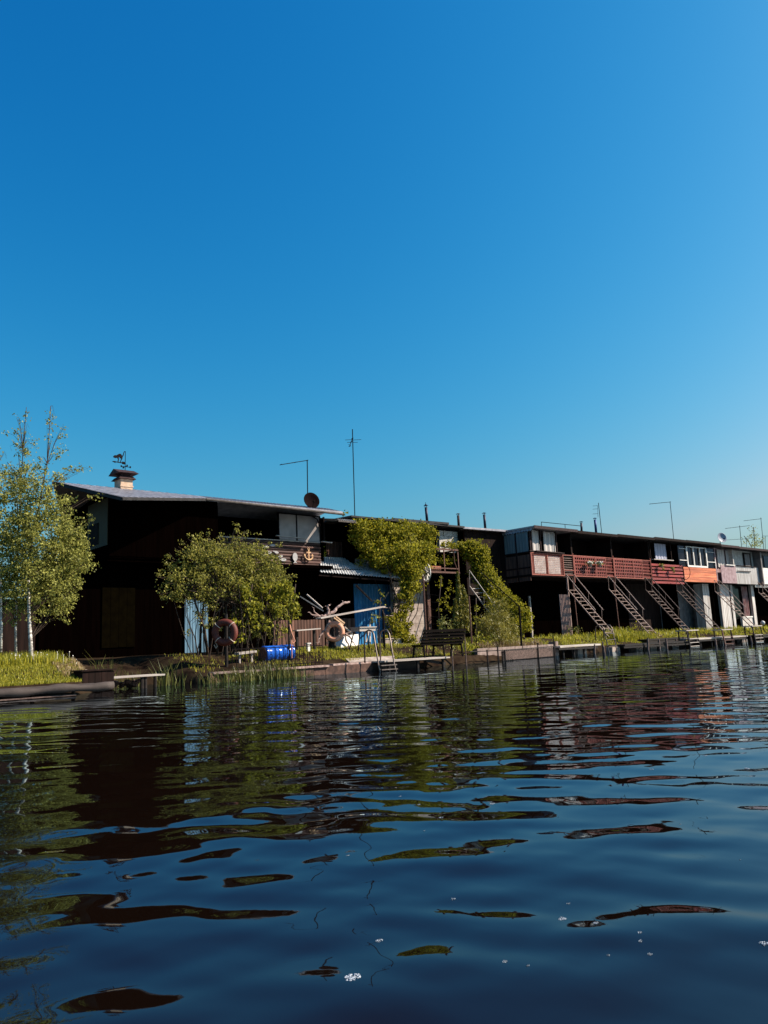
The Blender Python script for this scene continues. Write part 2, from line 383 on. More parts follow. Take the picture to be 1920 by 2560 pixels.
# ------------------------------------------------------------------ house at the near end, near-black boards, shade put in their colour
RS = .3                                     # its roof slope
def roofz(y): return 6.8 + RS * (y - 7.0)
def onroof(px, py):
    r = ROT @ Vector((px - CX, -(py - CY), -F)); n = Vector((0, -RS, 1)); q = Vector((0, 7, 6.8)) - CAM
    return CAM + r * (q.dot(n) / r.dot(n))
A = thing('boathouse', (15, 8, .85), 'shade blackened boathouse with log balcony and grey sheet roof beside the birches', 'boathouse')
c0 = onroof(305, 1243); c1 = onroof(515, 1246); rl = onroof(130, 1203); ry = onroof(400, 1230).y
xr = P(857, 1284, y=7).x
m = MB()
x0a = c0.x; ridge = 7.95; rb = P(165, 1230, y=14).x; wy = P(150, 1300, x=P(273, 1358, y=7.4).x).y
def rz(y): return roofz(y) if y <= ridge else roofz(ridge) - .12 * (y - ridge)
m.hexa([(c0.x, c0.y, roofz(c0.y) - .1), (c1.x, 7, 6.7), (c1.x, ridge, roofz(ridge) - .1), (rl.x, ridge, roofz(ridge) - .1),
        (c0.x, c0.y, roofz(c0.y)), (c1.x, 7, 6.8), (c1.x, ridge, roofz(ridge)), (rl.x, ridge, roofz(ridge))])
m.hexa([(c1.x, 7, 6.7), (xr, 7, 6.7), (xr, ridge, roofz(ridge) - .1), (c1.x, ridge, roofz(ridge) - .1), (c1.x, 7, 6.8), (xr, 7, 6.8), (xr, ridge, roofz(ridge)), (c1.x, ridge, roofz(ridge))])
m.hexa([(rl.x, ridge, roofz(ridge) - .1), (xr, ridge, roofz(ridge) - .1), (xr, 14, 6.2), (rb, 14, 6.2), (rl.x, ridge, roofz(ridge)), (xr, ridge, roofz(ridge)), (xr, 14, 6.3), (rb, 14, 6.3)])
ro = m.build('roof', 'roof', A)
m = MB()
for i in range(46):                          # standing seams
    x = c1.x + .2 + i * .16
    if x < xr: m.bar((x, 7.02, 6.815), (x, ridge, roofz(ridge) + .008), .02, .015)
for i in range(16):
    u = (i + .5) / 16; a = Vector((c0.x, c0.y, roofz(c0.y) + .012)).lerp(Vector((c1.x, 7, 6.815)), u); q = Vector((rl.x, ridge, roofz(ridge) + .012)).lerp(Vector((c1.x, ridge, roofz(ridge) + .012)), u)
    m.bar(a, q, .02, .012)
m.build('roof_seam', 'roof', ro)
m = MB(); m.tube([P(515, 1248, y=6.93), P(660, 1264, y=6.93), P(857, 1285.5, y=6.93)], .05, 8); m.build('gutter', 'gutter', A)
m = MB(); m.bar((c0.x, c0.y - .03, roofz(c0.y) - .05), (c1.x, 6.96, 6.75), .03, .1); m.bar((c0.x - .02, c0.y, roofz(c0.y) - .05), (rl.x - .02, ridge, roofz(ridge) - .05), .03, .12)
m.build('fascia', 'roofdark', A)
wx = P(273, 1358, y=7.4).x
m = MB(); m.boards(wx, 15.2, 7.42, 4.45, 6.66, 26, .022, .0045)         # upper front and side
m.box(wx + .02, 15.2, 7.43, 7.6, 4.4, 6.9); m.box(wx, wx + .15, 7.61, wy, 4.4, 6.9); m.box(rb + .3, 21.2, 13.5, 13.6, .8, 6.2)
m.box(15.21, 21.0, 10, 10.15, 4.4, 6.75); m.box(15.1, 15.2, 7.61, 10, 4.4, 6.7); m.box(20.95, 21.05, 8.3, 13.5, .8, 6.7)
m.build('upper_wall', 'shadeblack', A)
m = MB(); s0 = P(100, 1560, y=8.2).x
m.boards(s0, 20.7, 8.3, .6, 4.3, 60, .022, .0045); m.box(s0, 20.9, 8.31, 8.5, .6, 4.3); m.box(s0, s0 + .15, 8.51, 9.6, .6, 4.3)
m.build('lower_wall', 'shadeblack', A)
m = MB(); m.box(s0 - .1, 21.0, 8.52, 9.7, 4.16, 4.3); m.box(10.9, 21.0, 9.71, 13.4, 4.16, 4.3); m.box(wx, 20.95, 7.5, 8.51, 4.28, 4.42); m.build('floor_slab', 'shadeblack', A)
q0 = P(268, 1362, x=wx - .03); q1 = P(218, 1371, x=wx - .03)
m = MB(); m.box(wx - .03, wx - .004, q0.y, q1.y, q0.z, 6.6); m.build('side_panel', 'olive', A)
m = MB(); a = P(222, 1348, x=wx - .05); m.box(wx - .05, wx - .032, a.y - .9, a.y, a.z - .3, a.z + .5); m.build('side_window', 'darkbrown', A)
m = MB(); xa, xb = P(800, 1400, y=8.18).x, 15.21                     # log balcony
lz = [4.34 + i * .135 for i in range(9)]
for i, z in enumerate(lz):
    m.tube([(xb, 8.2, z), (xb + 2, 8.19, z + .008), (xa + rnd.random() * .05, 8.2, z)], .07, 8)
bal = m.build('log_balcony_front', 'log', A, True)
m = MB(); m.box(xb, xa, 8.12, 8.3, 5.5, 5.54); m.bar(P(690, 1339, y=7.95), P(766, 1347, y=7.95), .1, .03); m.bar(P(804, 1354, y=7.9), P(829, 1357, y=7.9), .14, .04); m.build('hand_rail', 'greywood', A)
g0, g1, g2 = P(696, 1300, y=8.2).x, P(741, 1300, y=8.2).x, P(799, 1300, y=8.2).x
m = MB()
for x in (g0, g1, g2): m.box(x - .025, x + .025, 8.17, 8.23, 5.55, 6.76)
m.box(g0, g2, 8.17, 8.23, 6.7, 6.75); m.box(g2 + .1, g2 + .17, 8.05, 8.12, 5.5, 6.7)
m.tube([(g2, 8.12, 5.95), (g2 - .05, 8.12, 6.3), (g2 - .2, 8.12, 6.58), (g2 - .45, 8.12, 6.7)], .03, 6)
gf = m.build('glazing_frame', 'iron', A)
m = MB(); m.box(g0, g2, 8.2, 8.21, 5.56, 6.7); m.build('pane', mat('veranda_screen', (.3, .26, .24), (.2, .17, .16), 2, .3, 0), gf)
l0_, l1_ = P(255, 1540, y=8.24), P(338, 1540, y=8.24)
m = MB(); m.boards(l0_.x, l1_.x, 8.265, 1.2, 3.4, 4, .03, .01); m.build('lower_shutter', mat('shaded_olive_board', (.0035, .0026, .001), (.002, .0015, .0007), 4, 1, spec=0), A)  # olive lowered to near black so the boards look shaded
d0, d1 = P(462, 1560, y=8.2).x, P(521, 1560, y=8.2).x
m = MB(); m.corr((d0, 8.22, .9), (d1, 8.22, .9), (d1, 8.22, 2.95), (d0, 8.22, 2.95), 9, .007); m.build('door', 'palebule', A)

# ------------------------------------------------------------------ ivy covered house next to it
B = thing('boathouse', (25, 9, .85), 'ivy covered boathouse with rusty rail balcony and pale concrete wall by the bench', 'boathouse')
bx0, bx1 = 21.05, P(1155, 1320, y=8.6).x
m = MB(); e0, e1, e2 = P(808, 1298, y=7.2), P(893, 1308, y=7.2), P(1155, 1322, y=8.4)
m.corr((21.06, 7.2, e0.z + .04), (e1.x, 7.2, e0.z + .04), (e1.x, 9.5, e0.z + .42), (21.06, 9.5, e0.z + .42), 9, .035)
m.build('corrugated_roof', 'eternit', B)
m = MB(); m.bar((21.06, 7.15, e0.z - .03), (e1.x, 7.15, e0.z - .03), .05, .07); m.build('gutter', 'gutter', B)
m = MB(); m.hexa([(e1.x, 7.6, 6.72), (bx1, 8.4, 6.86), (bx1, 14, 6.9), (e1.x, 14, 6.9), (e1.x, 7.6, 6.8), (bx1, 8.4, 6.95), (bx1, 14, 7.0), (e1.x, 14, 7.0)])
m.hexa([(25.2, 8, 6.83), (29.2, 8.2, 6.92), (29.2, 12, 6.93), (25.2, 12, 6.93), (25.2, 8, 6.95), (29.2, 8.2, 7.03), (29.2, 12, 7.04), (25.2, 12, 7.04)])
m.build('roof', 'roofdark', B)
m = MB(); m.box(bx0, bx1, 9.6, 9.8, .6, 6.7); m.box(22.6, 22.75, 8.2, 9.59, 4.3, 6.7); m.box(bx1 - .1, bx1 - .005, 8.45, 9.59, .6, 6.7); m.build('wall', 'shadeblack', B)
m = MB(); m.box(bx0, bx1, 7.6, 9.59, 4.18, 4.32); m.build('floor_slab', 'shadeblack', B)
s0_, s1_ = P(815, 1370, y=8.9).x, P(856, 1370, y=8.9).x
m = MB(); m.boards(s0_, s1_, 8.9, 4.75, 5.75, 11, .05, .06); m.build('slat_screen', 'brownboard', B)
m = MB(); m.boards(21.1, s1_ + .1, 8.8, 4.34, 4.72, 3, .06, .01, vert=False); m.build('rail_board', 'log', B)
k0, k1 = P(1093, 1340, y=9).x, P(1153, 1340, y=9).x
m = MB()
for r_ in range(4):
    z = 5.55 + r_ * .29; st = (r_ % 2) * .35
    x = k0 - st
    while x < k1:
        a, b_ = max(x, k0), min(x + .68, k1)
        if b_ - a > .05: m.box(a + .008, b_ - .008, 8.85 + rnd.random() * .02, 9.1, z, z + .275)
        x += .7
m.build('block_wall', 'block', B)
p0, p1 = P(1020, 1550, y=8.1).x, P(1066, 1550, y=8.1).x
m = MB(); m.box(p0 - .9, p1, 8.1, 8.3, .7, 4.15); m.build('concrete_wall', 'concrete', B)
m = MB(); m.box(p1 + .01, p1 + .2, 7.95, 8.12, .7, 4.16); m.build('corner_post', 'rust', B)
m = MB(); u0, u1 = P(887, 1540, y=8.6).x, P(992, 1540, y=8.6).x
m.corr((u0, 8.62, .75), (u1, 8.62, .75), (u1, 8.62, 3.75), (u0, 8.62, 3.75), 15, .02); m.build('blue_wall', 'blue', B)
f0 = P(735, 1560, y=8.4).x
m = MB(); m.boards(max(f0, 21.06), u0 - .05, 8.55, .8, 2.15, 8, .04, .03); m.build('board_wainscot', 'brownboard', B)
m = MB(); m.boards(18.2, 20.9, 8.22, .8, 2.1, 17, .04, .03); solo(m, 'board_screen', 'brownboard', (19.5, 8.2, .85), 'brown vertical board screen behind the driftwood tree', 'fence')
# awning
aw = [P(800, 1392, y=8.75), P(945, 1400, y=8.75), P(1001, 1446, y=6.7), P(800, 1430, y=7.5)]
m = MB(); m.corr(aw[3], aw[2], aw[1], aw[0], 30, .022, 6); 
AW = thing('awning', (23, 8, 3.8), 'grey corrugated awning sloping out below the log balcony', 'awning')
m.build('corrugated_sheet', 'eternit', AW)
m = MB(); m.slab(P(809, 1392, y=8.72), P(857, 1395, y=8.72), P(857, 1405, y=8.45), P(811, 1403, y=8.45), .03); m.build('ridge_flashing', 'white', AW)
m = MB()
for u in (.15, .5, .9): m.bar(aw[3].lerp(aw[2], u) - Vector((0, 0, .1)), aw[0].lerp(aw[1], u) - Vector((0, 0, .12)), .06, .1)
m.bar(aw[3] - Vector((0, -.1, .12)), aw[2] - Vector((0, -.1, .12)), .06, .08); m.build('rafter', 'darkbrown', AW)
# balcony of the ivy house
BB = thing('balcony', (27.5, 7.5, 4.2), 'rusty pipe rail balcony wrapped in ivy above the bench', 'balcony')
h0, h1 = P(1072, 1420, y=7.0), P(1147, 1424, y=7.0)
zt = P(1110, 1373, y=7).z
m = MB(); m.box(h0.x, h1.x, 7, 8.8, 4.2, 4.3); m.build('deck', 'darkbrown', BB)
m = MB(); m.box(h0.x, h1.x, 6.96, 7.02, zt - .05, zt + .03); m.box(h0.x, h1.x, 6.97, 7.01, 4.42, 4.47); m.box(h0.x, h1.x, 6.94, 6.998, 4.2, 4.28)
for x in (h0.x, (h0.x + h1.x) / 2, h1.x - .05): m.box(x, x + .05, 6.963, 7.0, 4.29, zt - .05)
for x in (h0.x, h1.x - .05): m.box(x, x + .05, 7.05, 8.8, zt - .05, zt + .02)
m.tube([(h1.x - .3, 6.99, zt - .1), (h1.x - .32, 6.97, zt - .6), (h1.x - .15, 6.97, zt - 1.0)], .02, 6)
m.build('rail', 'rust', BB)
m = MB(); m.box(h0.x + .1, h0.x + .9, 7.06, 7.35, 4.31, 4.55); solo(m, 'planter_box', 'terracotta', (h0.x + .5, 7.2, 4.31), 'terracotta planter standing on the ivy balcony floor', 'planter')
# white cartwheel on the balcony corner
wc = P(1066, 1432, y=6.7); wr_ = 22 * mpp(wc)
wa = Vector((-.95, .3, 0)).normalized()
WH = thing('cartwheel', (wc.x, wc.y, wc.z - wr_), 'white painted cartwheel hung under the ivy balcony corner', 'wheel')
m = MB(); m.torus(wc, wa, wr_, .035, 28, 6); m.build('rim', 'white', WH)
m = MB(); _, s_, u_ = frame(wa)
for i in range(10):
    a = math.pi * 2 * i / 10; m.bar(wc, wc + (s_ * math.cos(a) + u_ * math.sin(a)) * wr_, .05, .05)
m.build('spoke', 'white', WH)
m = MB(); m.lathe([(.12, -.06), (.12, .06)], wc, wa, 12); m.build('hub', 'white', WH)

# ------------------------------------------------------------------ brown gap house
Cc = thing('boathouse', (31.5, 9, .85), 'plain dark brown boathouse front set back between ivy and glazed veranda', 'boathouse')
dx0 = P(1330, 1435, y=7).x
gx = P(1241, 1390, x=dx0)
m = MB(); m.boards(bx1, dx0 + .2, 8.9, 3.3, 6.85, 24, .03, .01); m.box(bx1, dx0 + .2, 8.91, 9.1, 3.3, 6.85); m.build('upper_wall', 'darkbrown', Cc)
m = MB(); m.boards(bx1, dx0 + .2, 9.2, .7, 3.28, 24, .03, .01); m.box(bx1, dx0 + .2, 9.21, 9.4, .7, 3.28); m.build('lower_wall', 'shadeblack', Cc)
e3 = P(1162, 1317, y=8.5); e4 = P(1240, 1322, y=8.5)
m = MB(); m.hexa([(bx1 + .01, 8.5, e3.z - .1), (dx0 + 1.6, 8.5, e4.z - .1), (dx0 + 1.6, 14, e4.z - .05), (bx1 + .01, 14, e3.z - .05), (bx1 + .01, 8.5, e3.z), (dx0 + 1.6, 8.5, e4.z + .02), (dx0 + 1.6, 14, e4.z + .06), (bx1 + .01, 14, e3.z + .05)])
m.build('roof', 'roof', Cc)
m = MB(); a = P(1323, 1490, y=8.4); b_ = P(1333, 1590, y=8.4); m.bar((a.x, 8.4, .8), (a.x, 8.4, a.z), .1, .1); m.build('door_frame', 'greywood', Cc)

# ------------------------------------------------------------------ the row of balcony houses
YB, ZB = 7.0, 4.33
def bx(px): return P(px, 1442, y=YB).x
houses = [  # panel left, panel right, gate right, next house, kind, lower wall
    (1330, 1411, 1437, 'mesh', 'boathouse with glazed curtain veranda over a white and red mesh rail'),
    (1437, 1517, 1537, 'lattice', 'boathouse with faded red lattice balcony and two hanging flower pots'),
    (1537, 1608, 1630, 'lattice', 'boathouse with plain faded red lattice balcony and dark open veranda'),
    (1630, 1708, 1709, 'redplank', 'boathouse with deep red plank balcony and a pale curtain above'),
    (1709, 1790, 1796, 'orange', 'boathouse with orange varnished plank balcony under white framed windows'),
    (1796, 1841, 1841, 'lilac', 'boathouse with weathered lilac balcony board and pale curtains'),
    (1841, 1893, 1904, 'whitecorr', 'boathouse with white corrugated balcony and shuttered upper window'),
    (1904, 1990, 2000, 'whiteplank', 'boathouse with smooth white balcony at the far end of the row'),
]
EZ = 6.95
ez = [6.95, 6.9, 6.94, 7.0, 7.02, 6.96, 6.93, 6.93]
for i, (a, b_, c_, kind, lab) in enumerate(houses):
    x0, x1, x2 = bx(a), bx(b_), bx(c_)
    h = thing('boathouse', (x0, 8, .85), lab, 'boathouse')
    zt = ZB + 1.2
    yl = 7.75 if kind in ('lilac', 'whitecorr') else 9.0
    lw = {'lilac': 'whitecorr', 'whitecorr': 'whitecorr', 'redplank': 'darkbrown', 'orange': 'greycorr', 'whiteplank': 'shadeblack'}.get(kind, 'shadeblack')
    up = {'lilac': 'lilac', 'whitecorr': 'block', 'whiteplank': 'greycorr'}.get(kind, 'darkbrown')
    yu = 7.5 if kind in ('lilac', 'whitecorr', 'whiteplank', 'orange') else 8.9
    m = MB(); m.box(x0, x2 - .02, yu, yu + .15, ZB + .01, EZ - .1); m.box(x0, x0 + .12, YB + .1, yu - .01, ZB + .01, EZ - .14) if kind != 'mesh' else None; m.build('upper_wall', up, h)
    m = MB(); m.box(x0 + .13, x0 + .25, min(yl, yu) + .21, 13.5, .6, EZ - .15); m.build('party_wall', 'shadeblack', h)
    m = MB(); m.box(x0, x2 - .02, YB + .02, yu + .2, ZB - .12, ZB); m.build('balcony_floor', 'darkbrown', h)
    m = MB()
    if lw in ('whitecorr', 'greycorr'):
        if kind == 'lilac': l0, l1 = P(1806, 1540, y=yl).x, x2 + .7
        elif kind == 'whitecorr': l0, l1 = P(1885, 1540, y=yl).x, x2 - .02
        else: l0, l1 = x0, P(1790, 1540, y=yl).x
        m.corr((l0, yl, .7), (l1, yl, .7), (l1, yl, ZB - .14), (l0, yl, ZB - .14), int((l1 - l0) / .24), .014)
        m.box(l0 + .03, l1 - .03, yl + .06, yl + .2, .7, ZB - .14)
    else: m.boards(x0, x2 - .02, yl, .7, ZB - .14, 22, .03, .01); m.box(x0, x2 - .02, yl + .01, yl + .2, .7, ZB - .14)
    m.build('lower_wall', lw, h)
    if kind == 'orange':
        w0, w1 = P(1763, 1540, y=7.75).x, P(1779, 1540, y=7.75).x
        m = MB(); m.corr((w0, 7.75, .7), (w1, 7.75, .7), (w1, 7.75, ZB - .14), (w0, 7.75, ZB - .14), 6, .014); m.box(w0 + .02, w1 - .02, 7.8, 8.4, .7, ZB - .14); m.build('corrugated_panel', 'whitecorr', h)
    if kind == 'whitecorr':
        w0, w1 = P(1843, 1540, y=7.9).x, P(1884, 1540, y=7.9).x
        m = MB(); m.box(w0 + .7, w1 + .1, 7.85, 8.0, .7, 1.7); m.build('window_apron', 'whitecorr', h)
        m = MB(); m.box(w0 - .1, w1 + .1, 8.05, 8.15, 1.6, 4.2); m.build('lower_window', 'glass', h)
        m = MB(); m.corr((w1 - 1.5, 7.95, 1.72), (w1 - .5, 7.95, 1.72), (w1 - .5, 7.95, 4.1), (w1 - 1.5, 7.95, 4.1), 5, .05); m.build('lower_curtain', mat('red_white_curtain', (.5, .36, .33), (.2, .04, .035), 9, .9, stretch=(2, 2, .3)), h)
        m = MB(); m.box(w0 + .7, w1, 7.8, 7.84, 1.68, 1.78); m.build('window_sill', 'white', h)
    m = MB(); zz = ez[i]; z2 = ez[min(i + 1, 7)]
    xe0 = x0 - (.0 if i else .1)
    m.hexa([(xe0, 6.55, zz - .09), (x2 - .01, 6.55, zz - .09), (x2 - .01, 14, zz - .05), (xe0, 14, zz - .05), (xe0, 6.55, zz), (x2 - .01, 6.55, zz + .01), (x2 - .01, 14, zz + .05), (xe0, 14, zz + .04)])
    m.build('roof', 'roofdark' if i != 0 else 'roof', h)
    m = MB(); m.box(xe0, x2 - .02, 6.5, 6.54, zz - .14, zz + .02); m.build('eave_board', 'darkbrown' if kind not in ('mesh', 'lilac', 'whitecorr', 'whiteplank') else 'capmetal', h)
    # balcony front
    if kind in ('mesh', 'lattice'):
        fr = MB(); fr.box(x0, x1, YB - .03, YB + .03, ZB - .05, ZB + .01); fr.box(x0, x1, YB - .03, YB + .03, zt - .05, zt)
        n = 2 if kind == 'mesh' else 3
        for k in range(n + 1):
            x = x0 + (x1 - x0 - .05) * k / n; fr.box(x, x + .05, YB - .034, YB + .028, ZB + .01, zt - .05)
        fr.box(x2 - .06, x2 - .02, YB - .03, YB + .03, ZB - .4, zt + .12)
        for z in (ZB, ZB + .28, zt - .05): fr.box(x1, x2 - .06, YB - .02, YB + .02, z, z + .04)
        rail = fr.build('rail_frame', 'redframe', h)
        lt = MB(); st = .1 if kind == 'mesh' else .2; wd = .011 if kind == 'mesh' else .065
        x = x0 + .08
        while x < x1 - .06: lt.box(x, x + wd, YB - .01, YB + .006, ZB + .01, zt - .05); x += st
        z = ZB + .08
        while z < zt - .08: lt.box(x0 + .05, x1 - .01, YB - .02, YB - .0105, z, z + wd); z += st
        lt.build('lattice', 'redpaint' if kind == 'lattice' else 'redframe', rail)
        gt = MB(); z = ZB + .07
        while z < zt - .08: gt.box(x1, x2 - .06, YB + .025, YB + .045, z, z + .05); z += .13 if kind == 'mesh' else .2
        if kind == 'lattice':
            x = x1 + .08
            while x < x2 - .1: gt.box(x, x + .045, YB + .046, YB + .06, ZB + .05, zt - .06); x += .14
        gt.build('gate', 'stairdark' if kind == 'mesh' else 'redpaint', h)
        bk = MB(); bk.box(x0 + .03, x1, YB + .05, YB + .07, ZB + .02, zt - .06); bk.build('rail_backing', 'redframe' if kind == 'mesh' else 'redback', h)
        if kind == 'mesh':
            for (wa_, wb_) in ((1339, 1367), (1370, 1404)):
                q = MB(); q.box(bx(wa_), bx(wb_), YB + .03, YB + .048, ZB + .06, zt - .14); q.build('white_board', 'white', h)
    elif kind == 'redplank':
        q = MB(); q.boards(x0, x1, YB, ZB - .3, zt - .12, 6, .03, .085, vert=False, jit=.06); q.build('balcony_front', 'redplank', h)
        q = MB(); q.box(x0 + .04, x1 - .05, YB + .06, YB + .08, ZB, zt - .15); q.build('rail_backing', 'shadeblack', h)
        q = MB(); q.box(x0 + .25, x1 - 1.3, YB - .15, YB + .05, zt + .05, zt + .1); q.build('shelf', 'greywood', h)
    elif kind == 'orange':
        q = MB(); q.boards(x0, x1, YB - .02, ZB - .12, ZB + .9, 6, .03, .012, vert=False, jit=.01); q.build('balcony_front', 'orange', h)
        w0, w1 = bx(1722), bx(1772); zw0, zw1 = ZB + .92, EZ - .25
        q = MB()
        q.box(w0, w1, YB - .03, YB + .05, zw0, zw0 + .12); q.box(w0, w1, YB - .03, YB + .05, zw1 - .06, zw1)
        for k in range(4): x = w0 + (w1 - w0 - .1) * k / 3; q.box(x, x + (.1 if k % 3 else .13), YB - .032, YB + .048, zw0 + .12, zw1 - .06)
        q.box(w0 - 1.0, w0, YB - .02, YB + .04, zw0 + .42, zw0 + .47); q.box(w0 - 1.0, w0, YB - .02, YB + .04, zw1 - .22, zw1 - .18); q.box(w1, w1 + 1.2, YB - .02, YB + .04, zw0 + .42, zw0 + .47); q.box(w1 + 1.2, w1 + 1.26, YB - .02, YB + .04, zw0, zw0 + .7); q.box(w1, w1 + 1.2, YB - .02, YB + .04, zw1 - .3, zw1 - .27)
        wf = q.build('window', 'white', h)
        q = MB(); q.box(w0 - 1.0, w1 + 1.2, YB + .06, YB + .08, zw0 + .02, zw1); q.build('pane', 'glass', wf)
    elif kind == 'lilac':
        q = MB(); q.box(x0 + .5, x1, YB - .02, YB + .02, ZB - .12, zt - .02); q.build('balcony_front', 'lilac', h)
        q = MB(); q.box(x0 + 1.2, x1 - .2, YB - .12, YB + .06, zt, zt + .06); q.build('shelf', 'white', h)
    elif kind == 'whitecorr':
        q = MB(); q.corr((x0, YB, ZB - .14), (x1, YB, ZB - .14), (x1, YB, zt - .05), (x0, YB, zt - .05), 22, .014); q.box(x0, x1, YB + .05, YB + .1, ZB - .1, zt - .1); q.build('balcony_front', 'whitecorr', h)
        q = MB(); q.box(x0 + .2, x1 - .2, YB - .1, YB + .1, zt, zt + .05); q.build('shelf', 'darkbrown', h)
        q = MB(); q.bar((x0 + .1, YB - .08, zt - .38), (x1 - 1.2, YB - .08, zt - .38), .05, .05); q.build('clothes_rail', 'iron', h)
        q = MB(); q.corr((x1 + .02, YB + .2, ZB - .3), (x2, YB + .2, ZB - .3), (x2, YB + .2, zt), (x1 + .02, YB + .2, zt), 4, .014); q.build('gate', 'whitecorr', h)
    else:
        q = MB(); q.boards(x0 + .3, x1, YB, ZB - .1, zt, 5, .03, .008, vert=False, jit=0); q.build('balcony_front', 'white', h)
        q = MB(); q.box(x0, x0 + .16, YB - .1, YB + .1, ZB - .3, EZ - .15); q.build('corner_post', 'greycorr', h)
    # upper windows and curtains
    def cur(a_, b2, y, z0, z1, mt='curtain', nm='curtain'):
        q = MB(); xa_, xb_ = P(a_, 1370, y=y).x, P(b2, 1370, y=y).x
        q.corr((xa_, y, z0), (xb_, y, z0), (xb_, y, z1), (xa_, y, z1), max(2, int((xb_ - xa_) / .3)), .025); return q.build(nm, mt, h)
    if kind == 'mesh':
        q = MB(); q.box(x0, x1, YB + .0, YB + .1, zt + .06, zt + .12); q.bar((x0 + .4, YB - .08, zt + .09), (x1, YB - .08, zt + .05), .14, .05)
        for a_ in (1332, 1336, 1358, 1398): x = bx(a_); q.box(x, x + .06, YB + .002, YB + .09, zt + .12, 6.84)
        q.box(x0, x0 + .06, YB + .15, 8.9, zt + .02, zt + .08); q.box(x0, x0 + .06, YB + .15, 8.9, zt - .85, zt - .79)
        for y in (7.95, 8.8): q.box(x0 - .002, x0 + .058, y, y + .07, ZB, 6.85)
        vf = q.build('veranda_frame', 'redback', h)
        cur(1331, 1352, YB + .12, zt + .12, 6.8); cur(1360, 1392, YB + .14, zt + .12, 6.8)
        for (y0, y1) in ((7.1, 7.93), (8.03, 8.8)):
            q = MB(); q.corr((x0 + .02, y1, zt + .08), (x0 + .02, y0, zt + .08), (x0 + .02, y0, 6.7), (x0 + .02, y1, 6.7), 4, .008); q.build('side_curtain', 'bluecurtain', h)
            for zz_ in ((zt - .78, zt - .1), (ZB - .35, zt - .86)):
                q = MB(); q.box(x0 + .02, x0 + .05, y0, y1, zz_[0], zz_[1]); q.build('side_panel', 'brownboard', h)
        q = MB(); q.corr((x0 - .05, 9.2, 6.9), (x0 - .05, 6.7, 6.9), (x0 - .05, 6.7, 6.72), (x0 - .05, 9.2, 6.72), 8, .02, rag=.04); q.build('valance_sheet', 'dishlight', h)
        q = MB(); c0_, c1_ = P(1405, 1540, y=6.6).x, P(1428, 1540, y=6.6).x
        q.corr((c0_, 6.7, .75), (c1_, 6.7, .75), (c1_, 6.7, 3.2), (c0_, 6.7, 3.2), 6, .03); q.box(c1_, c1_ + .07, 6.65, 6.72, .75, 4.2); q.build('corrugated_screen', mat('pinkish_old_sheet', (.3, .2, .17), (.19, .12, .1), 3, .7, .1), h)
        q = MB()
        for z in (6.98, 7.3): pass
        r0, r1 = P(1353, 1305, y=6.7), P(1453, 1315, y=6.7)
        q.tube([r0, r1], .018, 6)
        for u in (0, .58, 1): a2 = r0.lerp(r1, u); q.tube([a2, (a2.x, a2.y, 6.85)], .018, 6)
        q.build('roof_rail', 'iron', h)
    if kind == 'redplank':
        cur(1636, 1664, YB + .3, zt + .1, 6.75, mat('lilac_white_curtain', (.42, .42, .5), (.3, .3, .37), 5, .9, .2, stretch=(6, 6, .2)))
        for x_, z_ in ((bx(1632), ZB), (bx(1684), zt)): q = MB(); q.box(x_, x_ + .05, YB, YB + .06, z_, 6.85); q.build('veranda_post', 'darkbrown', h)
    if kind == 'lilac':
        cur(1790, 1808, 7.42, zt - .1, 6.75); cur(1812, 1832, 7.42, zt - .1, 6.75)
    if kind == 'whitecorr':
        q = MB(); a2, b2 = P(1858, 1395, y=7.46).x, P(1876, 1395, y=7.46).x; q.box(a2, b2, 7.42, 7.49, zt - .05, 6.7); wf = q.build('window', 'darkbrown', h)
        q = MB(); q.box(a2 + .12, b2 - .3, 7.39, 7.415, zt, 6.6); q.build('shutter', 'greycorr', wf)
    if kind == 'whiteplank':
        q = MB(); a2, b2 = P(1908, 1395, y=7.46).x, P(1990, 1395, y=7.46).x; q.box(a2, b2, 7.42, 7.49, zt + .05, 6.6); q.build('window', 'glass', h)
# ------------------------------------------------------------------ roof things: chimney, vane, dishes, antennas, pipes
cb = P(320, 1224, y=8.0); k = mpp(cb)
ch_w = 15 * k; cw = .46; cx0 = P(296.5, 1220, y=8.0).x
CH = thing('chimney', (cx0 + cw / 2, 8.1, cb.z - .05), 'pale brick chimney with two brown metal hoods on the grey roof', 'chimney')
zt_ = P(318, 1197, y=7.8).z
m = MB(); m.box(cx0, cx0 + cw, 7.8, 8.4, roofz(7.8) - .05, zt_); m.box(cx0 - .02, cx0 + cw + .02, 7.78, 8.42, roofz(7.8) + .08, roofz(7.8) + .14); m.build('stack', 'brick', CH)
def hood(z0, z1, e, e2, nm):
    q = MB(); a, b_, c_, d_ = cx0 - e, cx0 + cw + e, 7.8 - e, 8.4 + e
    f = e2; q.add([(a, c_, z0), (b_, c_, z0), (b_, d_, z0), (a, d_, z0), (a + f, c_ + f, z1), (b_ - f, c_ + f, z1), (b_ - f, d_ - f, z1), (a + f, d_ - f, z1)],
                  [(3, 2, 1, 0), (4, 5, 6, 7), (0, 1, 5, 4), (1, 2, 6, 5), (2, 3, 7, 6), (3, 0, 4, 7)]); q.build(nm, 'capmetal', CH)
hood(zt_ - .01, zt_ + .1, .1, .09, 'collar_hood')
m = MB(); m.box(cx0 + .06, cx0 + cw - .06, 7.88, 8.32, zt_ + .1, zt_ + .2); m.build('flue_neck', 'capmetal', CH)
m = MB(); a, b_, c_, d_, z0, z1 = cx0 - .17, cx0 + cw + .17, 7.62, 8.58, zt_ + .2, zt_ + .4
